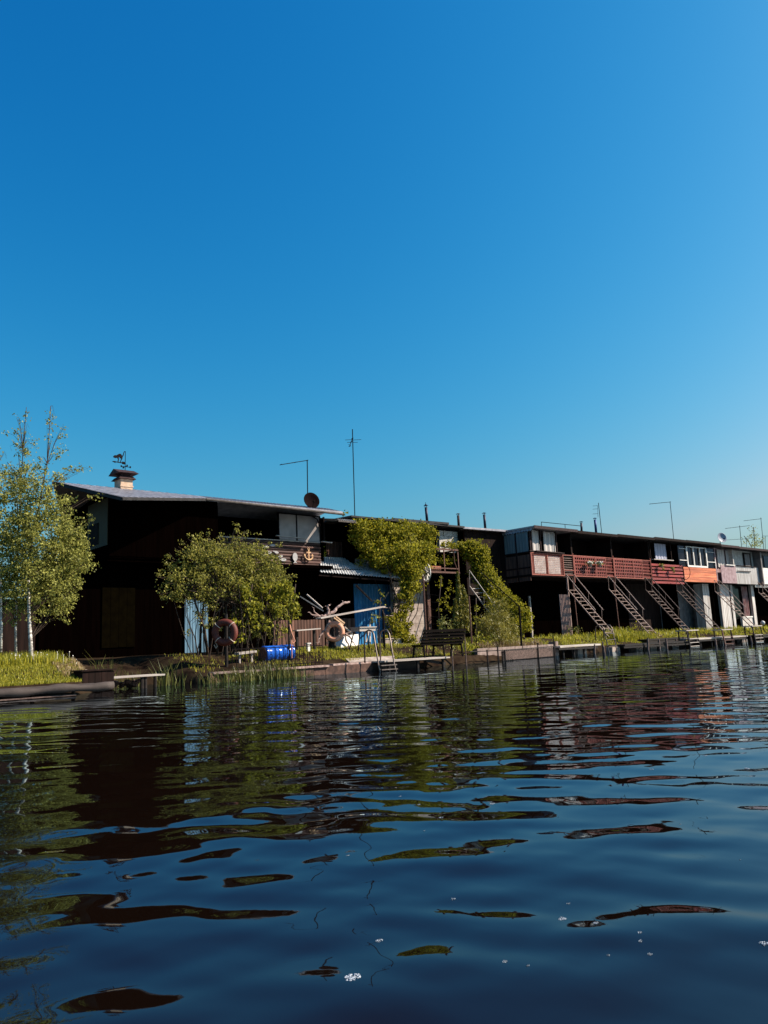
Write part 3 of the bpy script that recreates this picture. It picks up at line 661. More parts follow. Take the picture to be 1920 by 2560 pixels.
m.add([(a, c_, z0), (b_, c_, z0), (b_, d_, z0), (a, d_, z0), (a, 8.1, z1), (b_, 8.1, z1)], [(3, 2, 1, 0), (0, 1, 5, 4), (2, 3, 4, 5), (1, 2, 5), (3, 0, 4)]); m.build('ridge_hood', 'capmetal', CH)
vx, vy, vz = cx0 + cw * .62, 8.1, zt_ + .4
WV = thing('weathervane', (vx, vy, vz), 'black weathervane of a running cat on top of the brick chimney', 'weathervane')
m = MB(); m.tube([(vx, vy, vz - .05), (vx, vy, vz + .72)], .012, 6); m.build('spindle', 'iron', WV)
m = MB(); m.bar((vx - .15, vy, vz + .13), (vx + .2, vy, vz + .13), .016, .016); m.bar((vx, vy - .18, vz + .13), (vx, vy + .18, vz + .13), .016, .016)
for dx, dy in ((-.15, 0), (.2, 0), (0, -.18), (0, .18)): m.box(vx + dx - .025, vx + dx + .025, vy + dy - .01, vy + dy + .01, vz + .1, vz + .17)
m.build('direction_arm', 'iron', WV)
vd = Vector((-.9, -.3, 0)).normalized()      # the way the arrow points
def V2(u, z): return Vector((vx, vy, vz + .07)) + vd * u * .68 + Vector((0, 0, z * .68))
th = Vector((vd.y, -vd.x, 0)) * .02
m = MB(); m.bar(V2(-.02, .28), V2(.85, .24), .03, .03)
m.prism([V2(.9, .235), V2(.68, .3), V2(.7, .245), V2(.66, .19)], th); m.prism([V2(0, .36), V2(.2, .35), V2(.22, .28), V2(.2, .21), V2(0, .22), V2(.06, .28)], th); m.build('arrow', 'iron', WV)
cat = [(.82, .5), (.8, .56), (.72, .62), (.62, .63), (.56, .66), (.45, .74), (.36, .77), (.28, .75), (.22, .68), (.16, .72), (.12, .86), (.06, .97), (-.02, .98), (-.02, .95), (.04, .94), (.09, .85), (.12, .7), (.19, .6), (.2, .5), (.26, .42), (.3, .3), (.34, .3), (.3, .42), (.27, .52), (.36, .5), (.38, .58), (.45, .54), (.44, .4), (.47, .29), (.51, .29), (.49, .42), (.54, .5), (.66, .46), (.76, .47)]
m = MB(); m.prism([V2(u, z) for u, z in cat], th); m.build('cat_figure', 'iron', WV)

def dish(px, py, y, rpx, aim, mt, label, zfoot, squash=1.0):
    c = P(px, py, y=y); r = rpx * mpp(c); d = Vector(aim).normalized()
    t = thing('satellite_dish', (c.x, c.y + .25, zfoot), label, 'satellite dish')
    q = MB(); q.lathe([(.001, -r * .24), (r * .4, -r * .2), (r * .75, -r * .1), (r, 0), (r * 1.02, .01), (r * .99, .012), (r * .74, -r * .09), (r * .4, -r * .185), (.002, -r * .225)], c, d, 32); q.build('reflector', mt, t, True)
    q = MB(); q.tube([c - d * r * .22, c - d * (r * .3 + .05), (c.x, c.y + .25, zfoot)], .03, 6); q.build('mount', 'iron', t)
    q = MB(); lo = c - Vector((0, 0, r * .95)); tip = c + d * r * .75 - Vector((0, 0, r * .35)); q.tube([lo, tip], .014, 5); q.lathe([(.03, 0), (.05, .08), (.03, .12)], tip, -d, 8); q.build('feed_arm', 'iron', t)
dish(779, 1251, 7.5, 21, (-.2, -1, .22), 'dishdark', 'stained dark satellite dish standing on the near grey roof', 6.9)
dish(1805, 1344, 6.9, 12.5, (-.45, -.9, .15), 'dishlight', 'pale grey satellite dish above the white corrugated balcony', 6.95)
def antenna(px, py0, py1, y, label, arms, r=.022, lean=None, els=()):
    """mast from roof pixel py1 up to py0; arms: pixel offsets (dx0,dy0,dx1,dy1) from the top; els: cross elements"""
    b_ = P(px if lean is None else lean, py1, y=y); t_ = P(px, py0, y=y)
    t = thing('roof_antenna', b_, label, 'antenna', 'antennas along the roofs')
    q = MB(); q.tube([b_ - Vector((0, 0, .1)), t_], r, 6); q.build('mast', 'iron', t)
    for (a0, b0, a1, b1, yo) in arms:
        p0 = P(px + a0, py0 + b0, y=y); p1 = P(px + a1, py0 + b1, y=y + yo)
        q = MB(); q.tube([p0, p1], r * .85, 6)
        for u in (0, .45, .97): e_ = p0.lerp(p1, u); q.bar(e_ - Vector((0, .07, 0)), e_ + Vector((0, .07, 0)), .02, .03)
        q.build('boom', 'iron', t)
    for (a0, b0, a1, b1) in els:
        q = MB(); q.tube([P(px + a0, py0 + b0, y=y), P(px + a1, py0 + b1, y=y)], r * .5, 5); q.build('element', 'iron', t)
antenna(768, 1150, 1236, 7.8, 'bent antenna with one long arm pointing over the dark satellite dish', [(0, 1, -68, 12, -.6)], lean=769)
antenna(881, 1073, 1291, 8.0, 'tallest thin antenna mast rising behind the ivy', [(0, 23, -7, 43, -.3)], lean=887, els=[(-18, 27, 0, 26), (2, 27, 22, 26), (-13, 33, -2, 33), (0, 33, 13, 33), (-10, 39, -5, 39)])
antenna(1496, 1257, 1330, 7.6, 'short antenna with four side rods beside the blue stove pipe', [], lean=1504, els=[(-14, 8, -2, 7), (-14, 16, -2, 15), (-14, 28, -2, 27), (-2, 7, -1, 36)])
antenna(1675, 1254, 1345, 7.4, 'tall leaning antenna with one arm above the pale curtain', [(0, 1, -51, 6, -.5)], lean=1684)
antenna(1849, 1314, 1368, 8.4, 'tee shaped antenna between the grey dish and the small roof tree', [(-34, 7, 25, 0, .4)], lean=1854)
antenna(1902, 1294, 1370, 8.0, 'bent antenna with one arm behind the small roof tree', [(0, 3, -42, 8, -.4)], lean=1909)
antenna(1866, 1345, 1370, 10, 'lowest horizontal aerial crossing behind the tee shaped antenna', [(-50, 5, 10, 1, .4)], r=.018)
antenna(1913, 1340, 1374, 9, 'small aerial cut off by the end of the row', [(-4, 0, 30, 0, .3)], r=.018)
def pipe(px, py0, py1, w, y, label, mt='pipe', cone=0, lean=0):
    b_ = P(px + lean, py1, y=y); t_ = P(px, py0, y=y); r = w * mpp(b_) / 2; d = (t_ - b_).normalized()
    t = thing('stove_pipe', b_, label, 'stove pipe', 'stove pipes on the roofs'); L = (t_ - b_).length; hc = r * (1.6 if cone else .7)
    q = MB(); q.lathe([(r, -.15), (r, L - hc - r * 1.1), (r * .8, L - hc - r * 1.08)], b_, d, 12); q.build('flue', mt, t, True)
    q = MB(); c = b_ + d * (L - hc); q.lathe([(r * 1.75, 0), (r * .9, hc * .35 if cone else hc * .55), (.01, hc)], c, d, 12)
    for a in range(3): e_ = Vector((math.cos(a * 2.1) * r * .85, math.sin(a * 2.1) * r * .85, 0)); q.tube([c + e_ - d * r * 1.3, c + e_], .012, 4)
    if cone: q.tube([c + d * hc * .9, c + d * (hc + r)], .015, 4)
    q.build('cap', mt, t)
pipe(1064, 1259, 1305, 7, 8.2, 'stove pipe with pointed cap above the ivy house', cone=1, lean=4)
pipe(1145, 1283, 1316, 6.5, 8.6, 'short brownish stove pipe between its two taller neighbours', 'capmetal', lean=2)
pipe(1210, 1281, 1320, 6.5, 8.6, 'dark stove pipe above the plain brown gap house', lean=3)
pipe(1453, 1303, 1326, 5.5, 7.4, 'small stove pipe at the end of the roof rail', lean=1)
pipe(1487, 1294, 1328, 6, 7.4, 'bright blue stove pipe beside the four rod antenna', mat('blue_stove_pipe', (.012, .04, .16), (.008, .02, .08), 8, .5, metal=.3), lean=3)

# ------------------------------------------------------------------ stairs down from the balconies
def make_stair(loc, label, mt='stairpaint', wd=.74, tb=.015, post=True):
    t = thing('ladder_stair', loc, label, 'stair', 'steep stairs below the balconies'); x, y, z = loc   # loc = foot of the left stringer
    top = Vector((0, 2.35, 2.72))
    def at(o, u): return Vector((x + o, y, z)) + top * u
    for o in (0, wd): q = MB(); q.bar(at(o, -.02), at(o, 1), .035, .055); q.build('stringer', mt, t)
    for i in range(12):
        c = at(0, (i + .6) / 12.2); q = MB(); q.box(c.x + .02, c.x + wd - .02, c.y - .06, c.y + .07, c.z - tb, c.z + tb); q.build('tread', mt, t)
    for o in (.0, wd):
        a = at(o, 1) + Vector((0, -.05, .78)); b_ = at(o, .25) + Vector((0, -.02, .68)); q = MB(); q.tube([a, b_], .025, 6); q.tube([at(o, .29) + Vector((0, -.02, .66)), at(o, .29)], .01, 5); q.tube([at(o, .62) + Vector((0, -.03, .7)), at(o, .62)], .01, 5); q.tube([a, at(o, .99)], .012, 5); q.build('handrail', mt, t)
    if post: q = MB(); q.tube([(x + wd + .1, y + 2.4, z - .05), (x + wd + .1, y + 2.5, z + 3.3)], .035, 6); q.build('support_post', 'rust', t)
    return t
def foot(px): return (P(px, 1459, y=7.05).x, 4.42, .86)
s1 = make_stair(foot(1405), 'pale steel stair below the white and red mesh balcony')
s2 = make_stair(foot(1510), 'pink painted stair between the two red lattice balconies')
s3 = make_stair(foot(1602), 'brown wooden stair ending behind the first landing stool', 'stairdark', tb=.025, post=False)
s4 = make_stair(foot(1680), 'brown stair with doubled stringers in front of the grey sheet wall', 'stairdark', post=False)
s5 = make_stair(foot(1775), 'pale stair crossing in front of the white corrugated wall', post=False)
make_stair(foot(1884), 'pale stair at the far end cut by the edge of the picture', post=False)
sB = P(1165, 1478, y=7.0)
make_stair((sB.x - .1, 4.3, .84), 'weathered stair from the ivy balcony overgrown on one side', 'greywood', wd=.8, post=False)
q = MB(); a = P(1298, 1516, y=2.2); b_ = P(1306, 1650, y=2.2); q.tube([(b_.x, 2.2, -.4), (a.x, 2.2, a.z)], .045, 8); q.tube([(a.x, 2.2, a.z), P(1210, 1437, y=5.0)], .025, 6)
solo(q, 'rail_post', 'iron', (b_.x, 2.2, -.3), 'tall dark iron post with long handrail standing in the water before the feathery bush', 'post')

# ------------------------------------------------------------------ docks, stools, ladders, fences
def deck(name, label, cat, pts, z, t, mt, legs=(), lm='darkwood', boards=0):
    c = sum((Vector((p[0], p[1], 0)) for p in pts), Vector()) / len(pts)
    T = thing(name, (c.x, c.y, 0), label, cat)
    q = MB()
    if boards:
        a, b_, c_, d_ = [Vector((p[0], p[1], z)) for p in pts]
        for i in range(boards):
            u0, u1 = i / boards, (i + .94) / boards; e = rnd.uniform(-.05, .05); dz = Vector((0, 0, rnd.uniform(-.008, .008)))
            p = [a.lerp(d_, u0), b_.lerp(c_, u0), b_.lerp(c_, u1), a.lerp(d_, u1)]; k2 = (p[1] - p[0]).normalized() * e
            p[1] += k2; p[2] += k2; p = [v + dz for v in p]
            q.hexa([v - Vector((0, 0, t)) for v in p] + p)
    else: q.hexa([(p[0], p[1], z - t) for p in pts] + [(p[0], p[1], z) for p in pts])
    q.build('deck', mt, T)
    for lx, ly in legs: q = MB(); q.lathe([(.055, -.8), (.05, z - t - .003)], (lx, ly, 0), (0, 0, 1), 8); q.build('leg', lm, T)
    return T
def xy(px, py, z): p = P(px, py, z=z); return (p.x, p.y)
# near dock with the rubber covered edge
dz_ = .27
dl, dr = P(-60, 1735, y=-.35), P(262, 1730, y=-.75)
D1 = deck('dock', 'grey rubber covered dock in front of the birch lawn', 'dock', [(3.5, -.2), (dr.x - .1, -.75), (dr.x, .1), (3.5, .45)], .26, .09, 'rubber', [(5.0, -.15), (6.0, -.3), (6.9, -.45)])
q = MB(); n = 22; q.tube([(3.5 + (dr.x - 3.3) * i / n, -.24 - .56 * i / n, .19 + .018 * math.sin(i * .9) - .05 * math.exp(-((i - 7) / 3) ** 2)) for i in range(n + 1)], [.095 + .02 * math.sin(i * 1.3) for i in range(n + 1)], 10); q.build('rubber_edge', 'rubber', D1, True)
q = MB(); q.bar((4.2, -.42, .03), (6.9, -.62, .03), .1, .03); q.build('waterline_plank', 'stairdark', D1)
bx_ = P(235, 1720, y=.9).x
q = MB(); a, b_ = P(198, 1676, y=1.0), P(277, 1676, y=1.0)
q.boards(a.x, b_.x, .8, .02, a.z - .04, 5, .04, .006); q.box(a.x + .02, b_.x - .02, .81, 1.5, .0, a.z - .04); q.box(a.x - .04, b_.x + .04, .72, 1.56, a.z - .035, a.z)
solo(q, 'storage_box', 'darkbrown', ((a.x + b_.x) / 2, 1.1, 0), 'dark wooden box with a flat lid beside the near dock', 'box')
j0, j1 = P(254, 1694, y=1.0), P(404, 1692, y=1.0)
J = deck('jetty', 'narrow grey plank jetty reaching over the inlet', 'jetty', [(j0.x, .85, 0), (j1.x, .85), (j1.x - .1, 1.45), (j0.x, 1.45)], .36, .045, 'greywood', [(j0.x + 1.1, .95), (j1.x - .5, .95), (j1.x - .1, 1.2)], boards=4)
q = MB()
for i in range(26):
    c = P(rnd.uniform(268, 340), 1706, y=1.7); r = rnd.uniform(.05, .13)
    q.lathe([(r * .4, -r * .5), (r, -.1 * r), (r * .8, r * .45), (r * .2, r * .6)], (c.x, 1.55 + rnd.uniform(-.15, .2), .05 + rnd.uniform(0, .13)), (rnd.uniform(-.4, .4), rnd.uniform(-.4, .4), 1), 7)
tag(recenter(q.build('stones', 'stone'), (9.2, 1.6, 0)), 'brown stones and rubble under the narrow jetty', 'stones', kind='stuff')
# quay in the middle
q = MB()
for i in range(15):
    x = 11.5 + i * .5; y = float(shore(x)) - .05; q.box(x, x + .49, y - .12 - rnd.random() * .03, y + .02, -.5, .27 + rnd.random() * .03)
solo(q, 'retaining_wall', 'stone', (15, 1.0, 0), 'rusty brown quay edge below the wrought iron fence and lawn', 'retaining wall')
q = MB()
for (x0, x1, yo, z) in ((11.6, 13.0, -.1, .3), (13.2, 15.6, -.16, .31), (15.8, 18.2, -.12, .33)):
    y0 = float(shore(x0)) + yo; y1 = float(shore(x1)) + yo; q.hexa([(x0, y0 - .1, z - .06), (x1, y1 - .1, z - .06), (x1, y1 + .2, z - .06), (x0, y0 + .2, z - .06), (x0, y0 - .1, z), (x1, y1 - .1, z), (x1, y1 + .2, z), (x0, y0 + .2, z)])
tag(recenter(q.build('kerb', 'driftwood'), (15, 1, .3)), kind='structure')
f0, f1 = P(580, 1620, y=1.35), P(806, 1613, y=1.35)
FE = thing('iron_fence', (f0.x, 1.35, .3), 'low wrought iron fence with scrolls in front of the blue barrel', 'fence')
q = MB(); zt_ = P(700, 1617, y=1.35).z
q.box(f0.x, f1.x, 1.34, 1.365, zt_ - .03, zt_); q.box(f0.x, f1.x, 1.34, 1.365, .38, .41)
n = 22
for i in range(n + 1): x = f0.x + (f1.x - f0.x) * i / n; q.tube([(x, 1.352, .28), (x, 1.352, zt_)], .011, 5)
q.build('bars', 'iron', FE)
q = MB()
for i in range(0, n, 2):
    x = f0.x + (f1.x - f0.x) * (i + 1) / n; q.torus((x, 1.352, zt_ - .28), (0, 1, 0), .06, .008, 12, 4); q.torus((x + .05, 1.352, .52), (0, 1, 0), .05, .008, 12, 4)
q.build('scrollwork', 'iron', FE)
# barrel
b0, b1 = P(657, 1637, y=2.3), P(729, 1629, y=2.3)
bc = Vector(((b0.x + b1.x) / 2, 2.3, (b0.z + b1.z) / 2)); bd = Vector((1, 0, .02)); bl = (b1.x - b0.x); br = .27
BR = thing('barrel', (bc.x, 2.3, bc.z - br), 'glossy blue plastic barrel lying behind the iron fence', 'barrel')
q = MB(); q.lathe([(br * .9, 0), (br, .03), (br, .08), (br * .97, .1), (br * .97, bl * .33), (br * 1.02, bl * .345), (br * .97, bl * .36), (br * .97, bl * .64), (br * 1.02, bl * .655), (br * .97, bl * .67), (br * .97, bl - .1), (br, bl - .08), (br, bl - .03), (br * .9, bl)], bc - bd * bl / 2, bd, 32); q.build('shell', 'barrel', BR, True)
q = MB(); q.lathe([(br * .86, -.012), (br * .86, -.002)], bc - bd * bl / 2, bd, 24); q.build('end_lid', 'rust', BR)
q = MB()
for u in (.2, .8): x = bc.x + (u - .5) * bl; q.box(x - .05, x + .05, 2.05, 2.55, float(gz(x, 2.3)) - .05, bc.z - br + .02)
solo(q, 'barrel_cradle', 'darkwood', (bc.x, 2.3, bc.z - br - .3), 'dark timber bearers under the blue barrel', 'cradle')
q = MB(); a, b_ = P(592, 1634, y=2.2), P(636, 1629, y=2.2); q.bar(a, b_, .3, .07); q.bar((a.x + .1, 2.2, .4), (a.x + .1, 2.2, a.z - .04), .05, .05); q.bar((b_.x - .1, 2.2, .4), (b_.x - .1, 2.2, b_.z - .04), .05, .05)
solo(q, 'plank_bench', 'greywood', ((a.x + b_.x) / 2, 2.2, .5), 'short pale plank bench left of the blue barrel', 'bench')
q = MB(); a, b_ = P(733, 1577, y=3.4), P(793, 1572, y=3.4); q.bar(a, b_, .45, .04); 
TT = thing('plank_table', ((a.x + b_.x) / 2, 3.4, .8), 'pale plank table beside the driftwood tree', 'table'); q.build('table_top', 'greywood', TT)
for p in (a, b_):
    q = MB(); q.bar((p.x + (.15 if p is a else -.15), 3.4, float(gz(p.x, 3.4))), (p.x + (.15 if p is a else -.15), 3.4, p.z - .02), .08, .08); q.build('leg', 'darkwood', TT)
# life rings
def life_ring(px, py, y, ry, axis, mt, label, rope=True):
    c = P(px, py, y=y); r = ry * mpp(c); ax = Vector(axis).normalized(); tb = r * .26
    t = thing('life_ring', (c.x, c.y, c.z - r), label, 'life ring')
    q = MB(); q.torus(c, ax, r - tb, tb, 32, 12); q.build('ring', mt, t, True)
    d, s_, u_ = frame(ax)
    for i in range(4): an = math.pi / 4 + i * math.pi / 2; p = c + (s_ * math.cos(an) + u_ * math.sin(an)) * (r - tb); q = MB(); q.torus(p, (u_ * math.cos(an) - s_ * math.sin(an)), tb * 1.04, .012, 12, 4); q.build('band', 'rope', t)
    if rope: p = c + s_ * r * .8 - u_ * r * .5; q = MB(); q.tube([p, p + Vector((.04, -.03, -.12)), p + Vector((.09, -.03, -.2)), p + Vector((.03, -.03, -.26)), p + Vector((-.02, -.02, -.16))], .014, 5); q.build('rope', 'rope', t)
    return c, r
rc, rr = life_ring(836, 1579, 3.6, 26, (-.62, -.78, .06), 'ring', 'faded orange life ring leaning on the driftwood tree')
rc2, rr2 = life_ring(562, 1581, 2.0, 34, (-.75, -.66, 0), 'ringdark', 'red life ring darkened for the shade under the shrub')
q = MB(); q.tube([(rc2.x + .12, 2.12, .4), (rc2.x + .12, 2.12, rc2.z + rr2 + .15)], .05, 8); solo(q, 'ring_post', 'darkwood', (rc2.x + .12, 2.12, .4), 'dark post carrying the dark red life ring', 'post')
q = MB(); a = P(724, 1562, y=2.0); q.tube([a, a + Vector((.05, 0, -.2)), a + Vector((.14, 0, -.42)), a + Vector((.2, 0, -.55)), a + Vector((.12, 0, -.62)), a + Vector((.06, 0, -.5)), a + Vector((.06, 0, -.9)), a + Vector((.05, 0, -1.1))], .018, 6); q.bar(a, a + Vector((.05, 0, -.22)), .07, .03)
solo(q, 'rope_loop', 'ring', (a.x, 2, a.z - 1.1), 'orange strap and pale rope loop hanging over the fence', 'rope')
q = MB(); q.tube([(a.x, 2.06, .4), (a.x, 2.06, a.z + .15)], .03, 6); solo(q, 'rope_post', 'darkwood', (a.x, 2.06, .4), 'thin dark post holding the rope loop', 'post')
# driftwood tree
def V(px, py, y): return P(px, py, y=y)
DT = thing('driftwood_tree', V(828, 1625, 3.8), 'bleached driftwood tree with spreading crooked branches behind the life ring', 'driftwood')
q = MB(); q.tube([V(832, 1630, 3.8), V(830, 1600, 3.8), V(826, 1570, 3.8), V(824, 1545, 3.8), V(815, 1533, 3.8)], [.16, .13, .12, .11, .09], 8); q.build('trunk', 'darkwood', DT)
for pts, r in (([(815, 1538), (800, 1540), (785, 1537), (770, 1531)], (.07, .06, .045, .02)), ([(795, 1538), (785, 1528), (780, 1517)], (.04, .03, .015)), ([(790, 1539), (784, 1545)], (.03, .012)),
               ([(818, 1538), (822, 1525), (820, 1515), (827, 1510)], (.08, .07, .05, .03)), ([(820, 1538), (838, 1525), (850, 1514), (862, 1507), (874, 1505)], (.09, .08, .07, .06, .045)), ([(858, 1508), (857, 1503)], (.04, .012)), ([(820, 1514), (813, 1516)], (.03, .01)),
               ([(824, 1552), (812, 1575), (800, 1590), (796, 1605), (790, 1609)], (.06, .055, .045, .03, .015)), ([(797, 1598), (797, 1608)], (.03, .012)), ([(848, 1580), (862, 1585), (874, 1592), (884, 1606), (890, 1618)], (.06, .05, .045, .03, .015)), ([(862, 1586), (868, 1605), (871, 1622)], (.04, .04, .03)), ([(864, 1584), (880, 1578)], (.03, .02))):
    q = MB(); jp = [V(x, y, 3.7) for x, y in pts]; k3 = []; kr = []
    for i in range(len(jp) - 1):
        for u in (0, .35, .7): k3.append(jp[i].lerp(jp[i + 1], u) + Vector((rnd.gauss(0, .015), rnd.gauss(0, .02), rnd.gauss(0, .018)))); kr.append((r[i] + (r[i + 1] - r[i]) * u) * .68 * rnd.uniform(.8, 1.25))
    k3.append(jp[-1]); kr.append(r[-1] * .5); q.tube(k3, kr, 7); q.build('branch', 'driftwood', DT)
def plank(p0, p1, y0, y1, w_, t_, mt, label, cat='plank', nm='plank'):
    a, b_ = P(*p0, y=y0), P(*p1, y=y1); q = MB(); q.bar(a, b_, w_, t_); return solo(q, nm, mt, (a + b_) / 2, label, cat)
plank((750, 1491), (809, 1528), 4.6, 4.1, .12, .04, 'greywood', 'lower of two grey planks leaning above the driftwood')
plank((767, 1486), (806, 1520), 4.8, 4.3, .1, .04, 'greywood', 'upper of two grey planks leaning above the driftwood')
plank((833, 1544), (857, 1562), 4.0, 4.0, .1, .05, 'freshwood', 'fresh light timber slat sloping behind the life ring')
plank((838, 1541), (860, 1558), 4.2, 4.2, .1, .05, 'freshwood', 'second fresh timber slat just above its twin')
plank((860, 1567), (880, 1584), 4.2, 4.2, .1, .05, 'greywood', 'short grey slat between the life ring and the table')
plank((890, 1463), (930, 1503), 8.3, 8.2, .12, .05, 'driftwood', 'weathered brace leaning on the blue wall')
plank((958, 1500), (972, 1480), 7.9, 7.9, .06, .05, 'greywood', 'thin pale stick beside the blue wall')
for i, (x, lab) in enumerate(((915, 'pale leaning pole nearest the blue wall panel'), (925, 'white pole standing between table and blue wall'), (938, 'bent pale pole at the corner of the blue wall'))):
    a, b_ = P(x + (0, 0, 8)[i], 1606, y=6.5), P(x + (14, 0, -2)[i], (1537, 1552, 1540)[i], y=7.6); q = MB(); q.tube([a, a.lerp(b_, .5) + Vector((.03, 0, 0)), b_], .035, 6); solo(q, 'pole', 'greywood', a, lab, 'pole', 'poles leaning by the blue wall')
# white upturned hull behind the ring
h0, h1, h2 = P(836, 1619, y=4.6), P(888, 1618, y=4.6), P(884, 1586, y=4.9)
q = MB(); h3 = P(850, 1592, y=4.9)
q.hexa([(h0.x, 4.3, h0.z - .1), (h1.x, 4.3, h1.z - .1), (h1.x + .1, 5.3, h1.z - .1), (h0.x, 5.3, h0.z - .1), (h3.x, 4.6, h3.z), (h2.x, 4.6, h2.z), (h2.x, 5.0, h2.z), (h3.x, 5.0, h3.z)])
solo(q, 'white_crate', 'white', (h0.x + .5, 4.7, h0.z - .1), 'white painted sloping box behind the life ring', 'box')
q = MB(); a = P(770, 1624, y=3.2); q.box(a.x - .04, a.x + .06, 3.15, 3.25, float(gz(a.x, 3.2)) - .02, a.z + .2); q.box(a.x - .07, a.x + .09, 3.12, 3.28, a.z + .2, a.z + .24); solo(q, 'white_post', 'white', (a.x, 3.2, .7), 'small white post standing behind the iron fence', 'post')
# springboard on its post with a wire frame
plank((796, 1546), (957, 1517), 3.2, 3.4, .3, .05, 'greywood', 'long grey springboard sloping up to the dark post', 'springboard', 'springboard')
a = P(957, 1520, y=3.4); q = MB(); q.tube([(a.x, 3.4, .6), (a.x, 3.4, a.z - .04)], .045, 8); solo(q, 'board_post', 'iron', (a.x, 3.4, .6), 'dark iron post holding the end of the springboard', 'post')
q = MB()
for p in ([(957, 1519), (975, 1520), (984, 1540)], [(956, 1525), (972, 1560), (982, 1595)], [(965, 1539), (983, 1540)], [(975, 1519), (975, 1516)]): q.tube([V(x, y, 3.1) for x, y in p], .014, 5)
solo(q, 'wire_hanger', 'steel', V(957, 1520, 3.1), 'thin wire handrail frame hanging from the springboard end', 'frame')
# table with splayed legs
ta, tb_, tz = P(884, 1567, y=2.6), P(940, 1567, y=2.6), P(910, 1567, y=2.6).z
TB = thing('work_table', ((ta.x + tb_.x) / 2, 2.8, .7), 'grey box topped table with four splayed legs behind the pool ladder', 'table')
q = MB(); q.box(ta.x + .25, tb_.x, 2.55, 3.15, tz - .03, tz); q.box(ta.x + .28, tb_.x - .03, 2.6, 3.1, tz - .16, tz - .03); q.build('table_top', 'greywood', TB)
for sx, sy in ((0, 0), (1, 0), (0, 1), (1, 1)):
    x = (ta.x + .35, tb_.x - .1)[sx]; y = (2.68, 3.02)[sy]; q = MB(); xo = (-.22, .18)[sx]; q.tube([(x, y, tz - .16), (x + xo, y + (-.1, .1)[sy], float(gz(x, y)) - .03)], .025, 6); q.build('leg', 'iron', TB)
# swim ladders
def swim_ladder(xc, y0, z0, w_, top, label, tilt=.35, rungs=(.1, .38)):
    t = thing('swim_ladder', (xc, y0, 0), label, 'ladder'); 
    for o in (0, w_):
        pts = [(xc + o, y0 - tilt * .9, -.7), (xc + o, y0 - tilt * .35, z0 + .2), (xc + o, y0, top - .15), (xc + o, y0 + .1, top - .03), (xc + o, y0 + .25, top), (xc + o, y0 + .42, top - .05), (xc + o, y0 + .5, top - .2), (xc + o, y0 + .52, z0 + .3)]
        q = MB(); q.tube(pts, .026, 8); q.build('side_tube', 'steel', t, True)
    for z in rungs: q = MB(); yy = y0 - tilt * .5 * (1 - (z / top)); q.box(xc, xc + w_, yy - .1, yy + .02, z - .015, z + .015); q.build('rung', 'steel', t)
lx0 = P(945, 1676, y=.2).x
swim_ladder(lx0, .35, .0, P(990, 1676, y=.2).x - lx0 - .1, P(925, 1575, y=.6).z, 'tall curved steel pool ladder in front of the grey table', .55, (.06, .2))
lx1 = P(1519, 1630, y=2.5).x
swim_ladder(lx1, 2.6, .3, .72, P(1500, 1563, y=2.9).z, 'curved steel swim ladder on the dock below the pink stair', .3, (.3, .62, .92, 1.1))
# dock with bench
pts = [xy(945, 1664, .3), xy(1130, 1664, .3), xy(1165, 1650, .3), xy(985, 1650, .3)]
dA, dB = P(955, 1660, y=.5).x, P(1132, 1660, y=.1).x
D2 = deck('dock', 'broad grey plank dock below the dark bench', 'dock', [(dA, .35), (dB, .25), (dB + .3, 1.45), (dA, 1.5)], .34, .05, 'greywood', [(dA + .3, .5), (dA + 1.6, .45), (dB - .2, .4)], boards=6)
q = MB(); q.box(dA + .1, dA + 2.0, .75, .8, -.1, .285); q.bar((dA + 2.0, .45, .26), (dA + 3.0, .45, .1), .05, .1); q.build('skirt', 'darkwood', D2)
q = MB(); q.hexa([(dA - .6, 1.55, .3), (dA + 1.5, 1.55, .3), (dA + 1.9, 2.0, .4), (dA - .4, 2.0, .4), (dA - .6, 1.55, .36), (dA + 1.5, 1.55, .36), (dA + 1.9, 2.0, .46), (dA - .4, 2.0, .46)]); solo(q, 'paving_slab', 'concrete', (dA + .6, 1.7, .3), 'pale concrete slab between lawn and bench dock', 'slab')
be0, be1 = P(1060, 1600, y=1.0), P(1166, 1600, y=1.0)
BE = thing('park_bench', ((be0.x + be1.x) / 2, 1.2, .34), 'dark slatted park bench seen from behind on the plank dock', 'bench')
bz = [P(1110, y_, y=1.0).z for y_ in (1576, 1584, 1592, 1600, 1607)]
for i, z in enumerate(bz): q = MB(); q.box(be0.x, be1.x, .98 + .05 * i, 1.02 + .05 * i, z - .055, z + .045); q.build('back_slat', 'benchwood', BE)
zs = bz[-1] - .02
for i in range(4): q = MB(); q.box(be0.x, be1.x, 1.26 + i * .12, 1.36 + i * .12, zs - .05, zs - .01); q.build('seat_slat', 'benchwood', BE)
for x in (be0.x + .1, (be0.x + be1.x) / 2, be1.x - .15):
    for y0, y1 in ((1.15, 1.1), (1.65, 1.75)): q = MB(); q.bar((x, y0, zs - .05), (x, y1, .3), .05, .05); q.build('leg', 'iron', BE)
    q = MB(); q.bar((x, 1.25, zs - .06), (x, 1.03, bz[0] + .04), .05, .03); q.bar((x, 1.12, zs - .08), (x, 1.74, zs - .08), .05, .05); q.build('frame', 'iron', BE)
for (px, yy, pt, lab) in ((1132, .1, 1628, 'short wooden mooring stake at the dock corner'), (1166, -.3, 1600, 'long wooden mooring stake by the bench end')):
    b_ = P(px, 1662, y=yy); q = MB(); q.lathe([(.022, -.8), (.022, P(px, pt, y=yy).z), (.012, P(px, pt, y=yy).z + .03)], (b_.x, yy, 0), (0, 0, 1), 8); solo(q, 'mooring_stake', 'stairdark', (b_.x, yy, -.2), lab, 'stake')
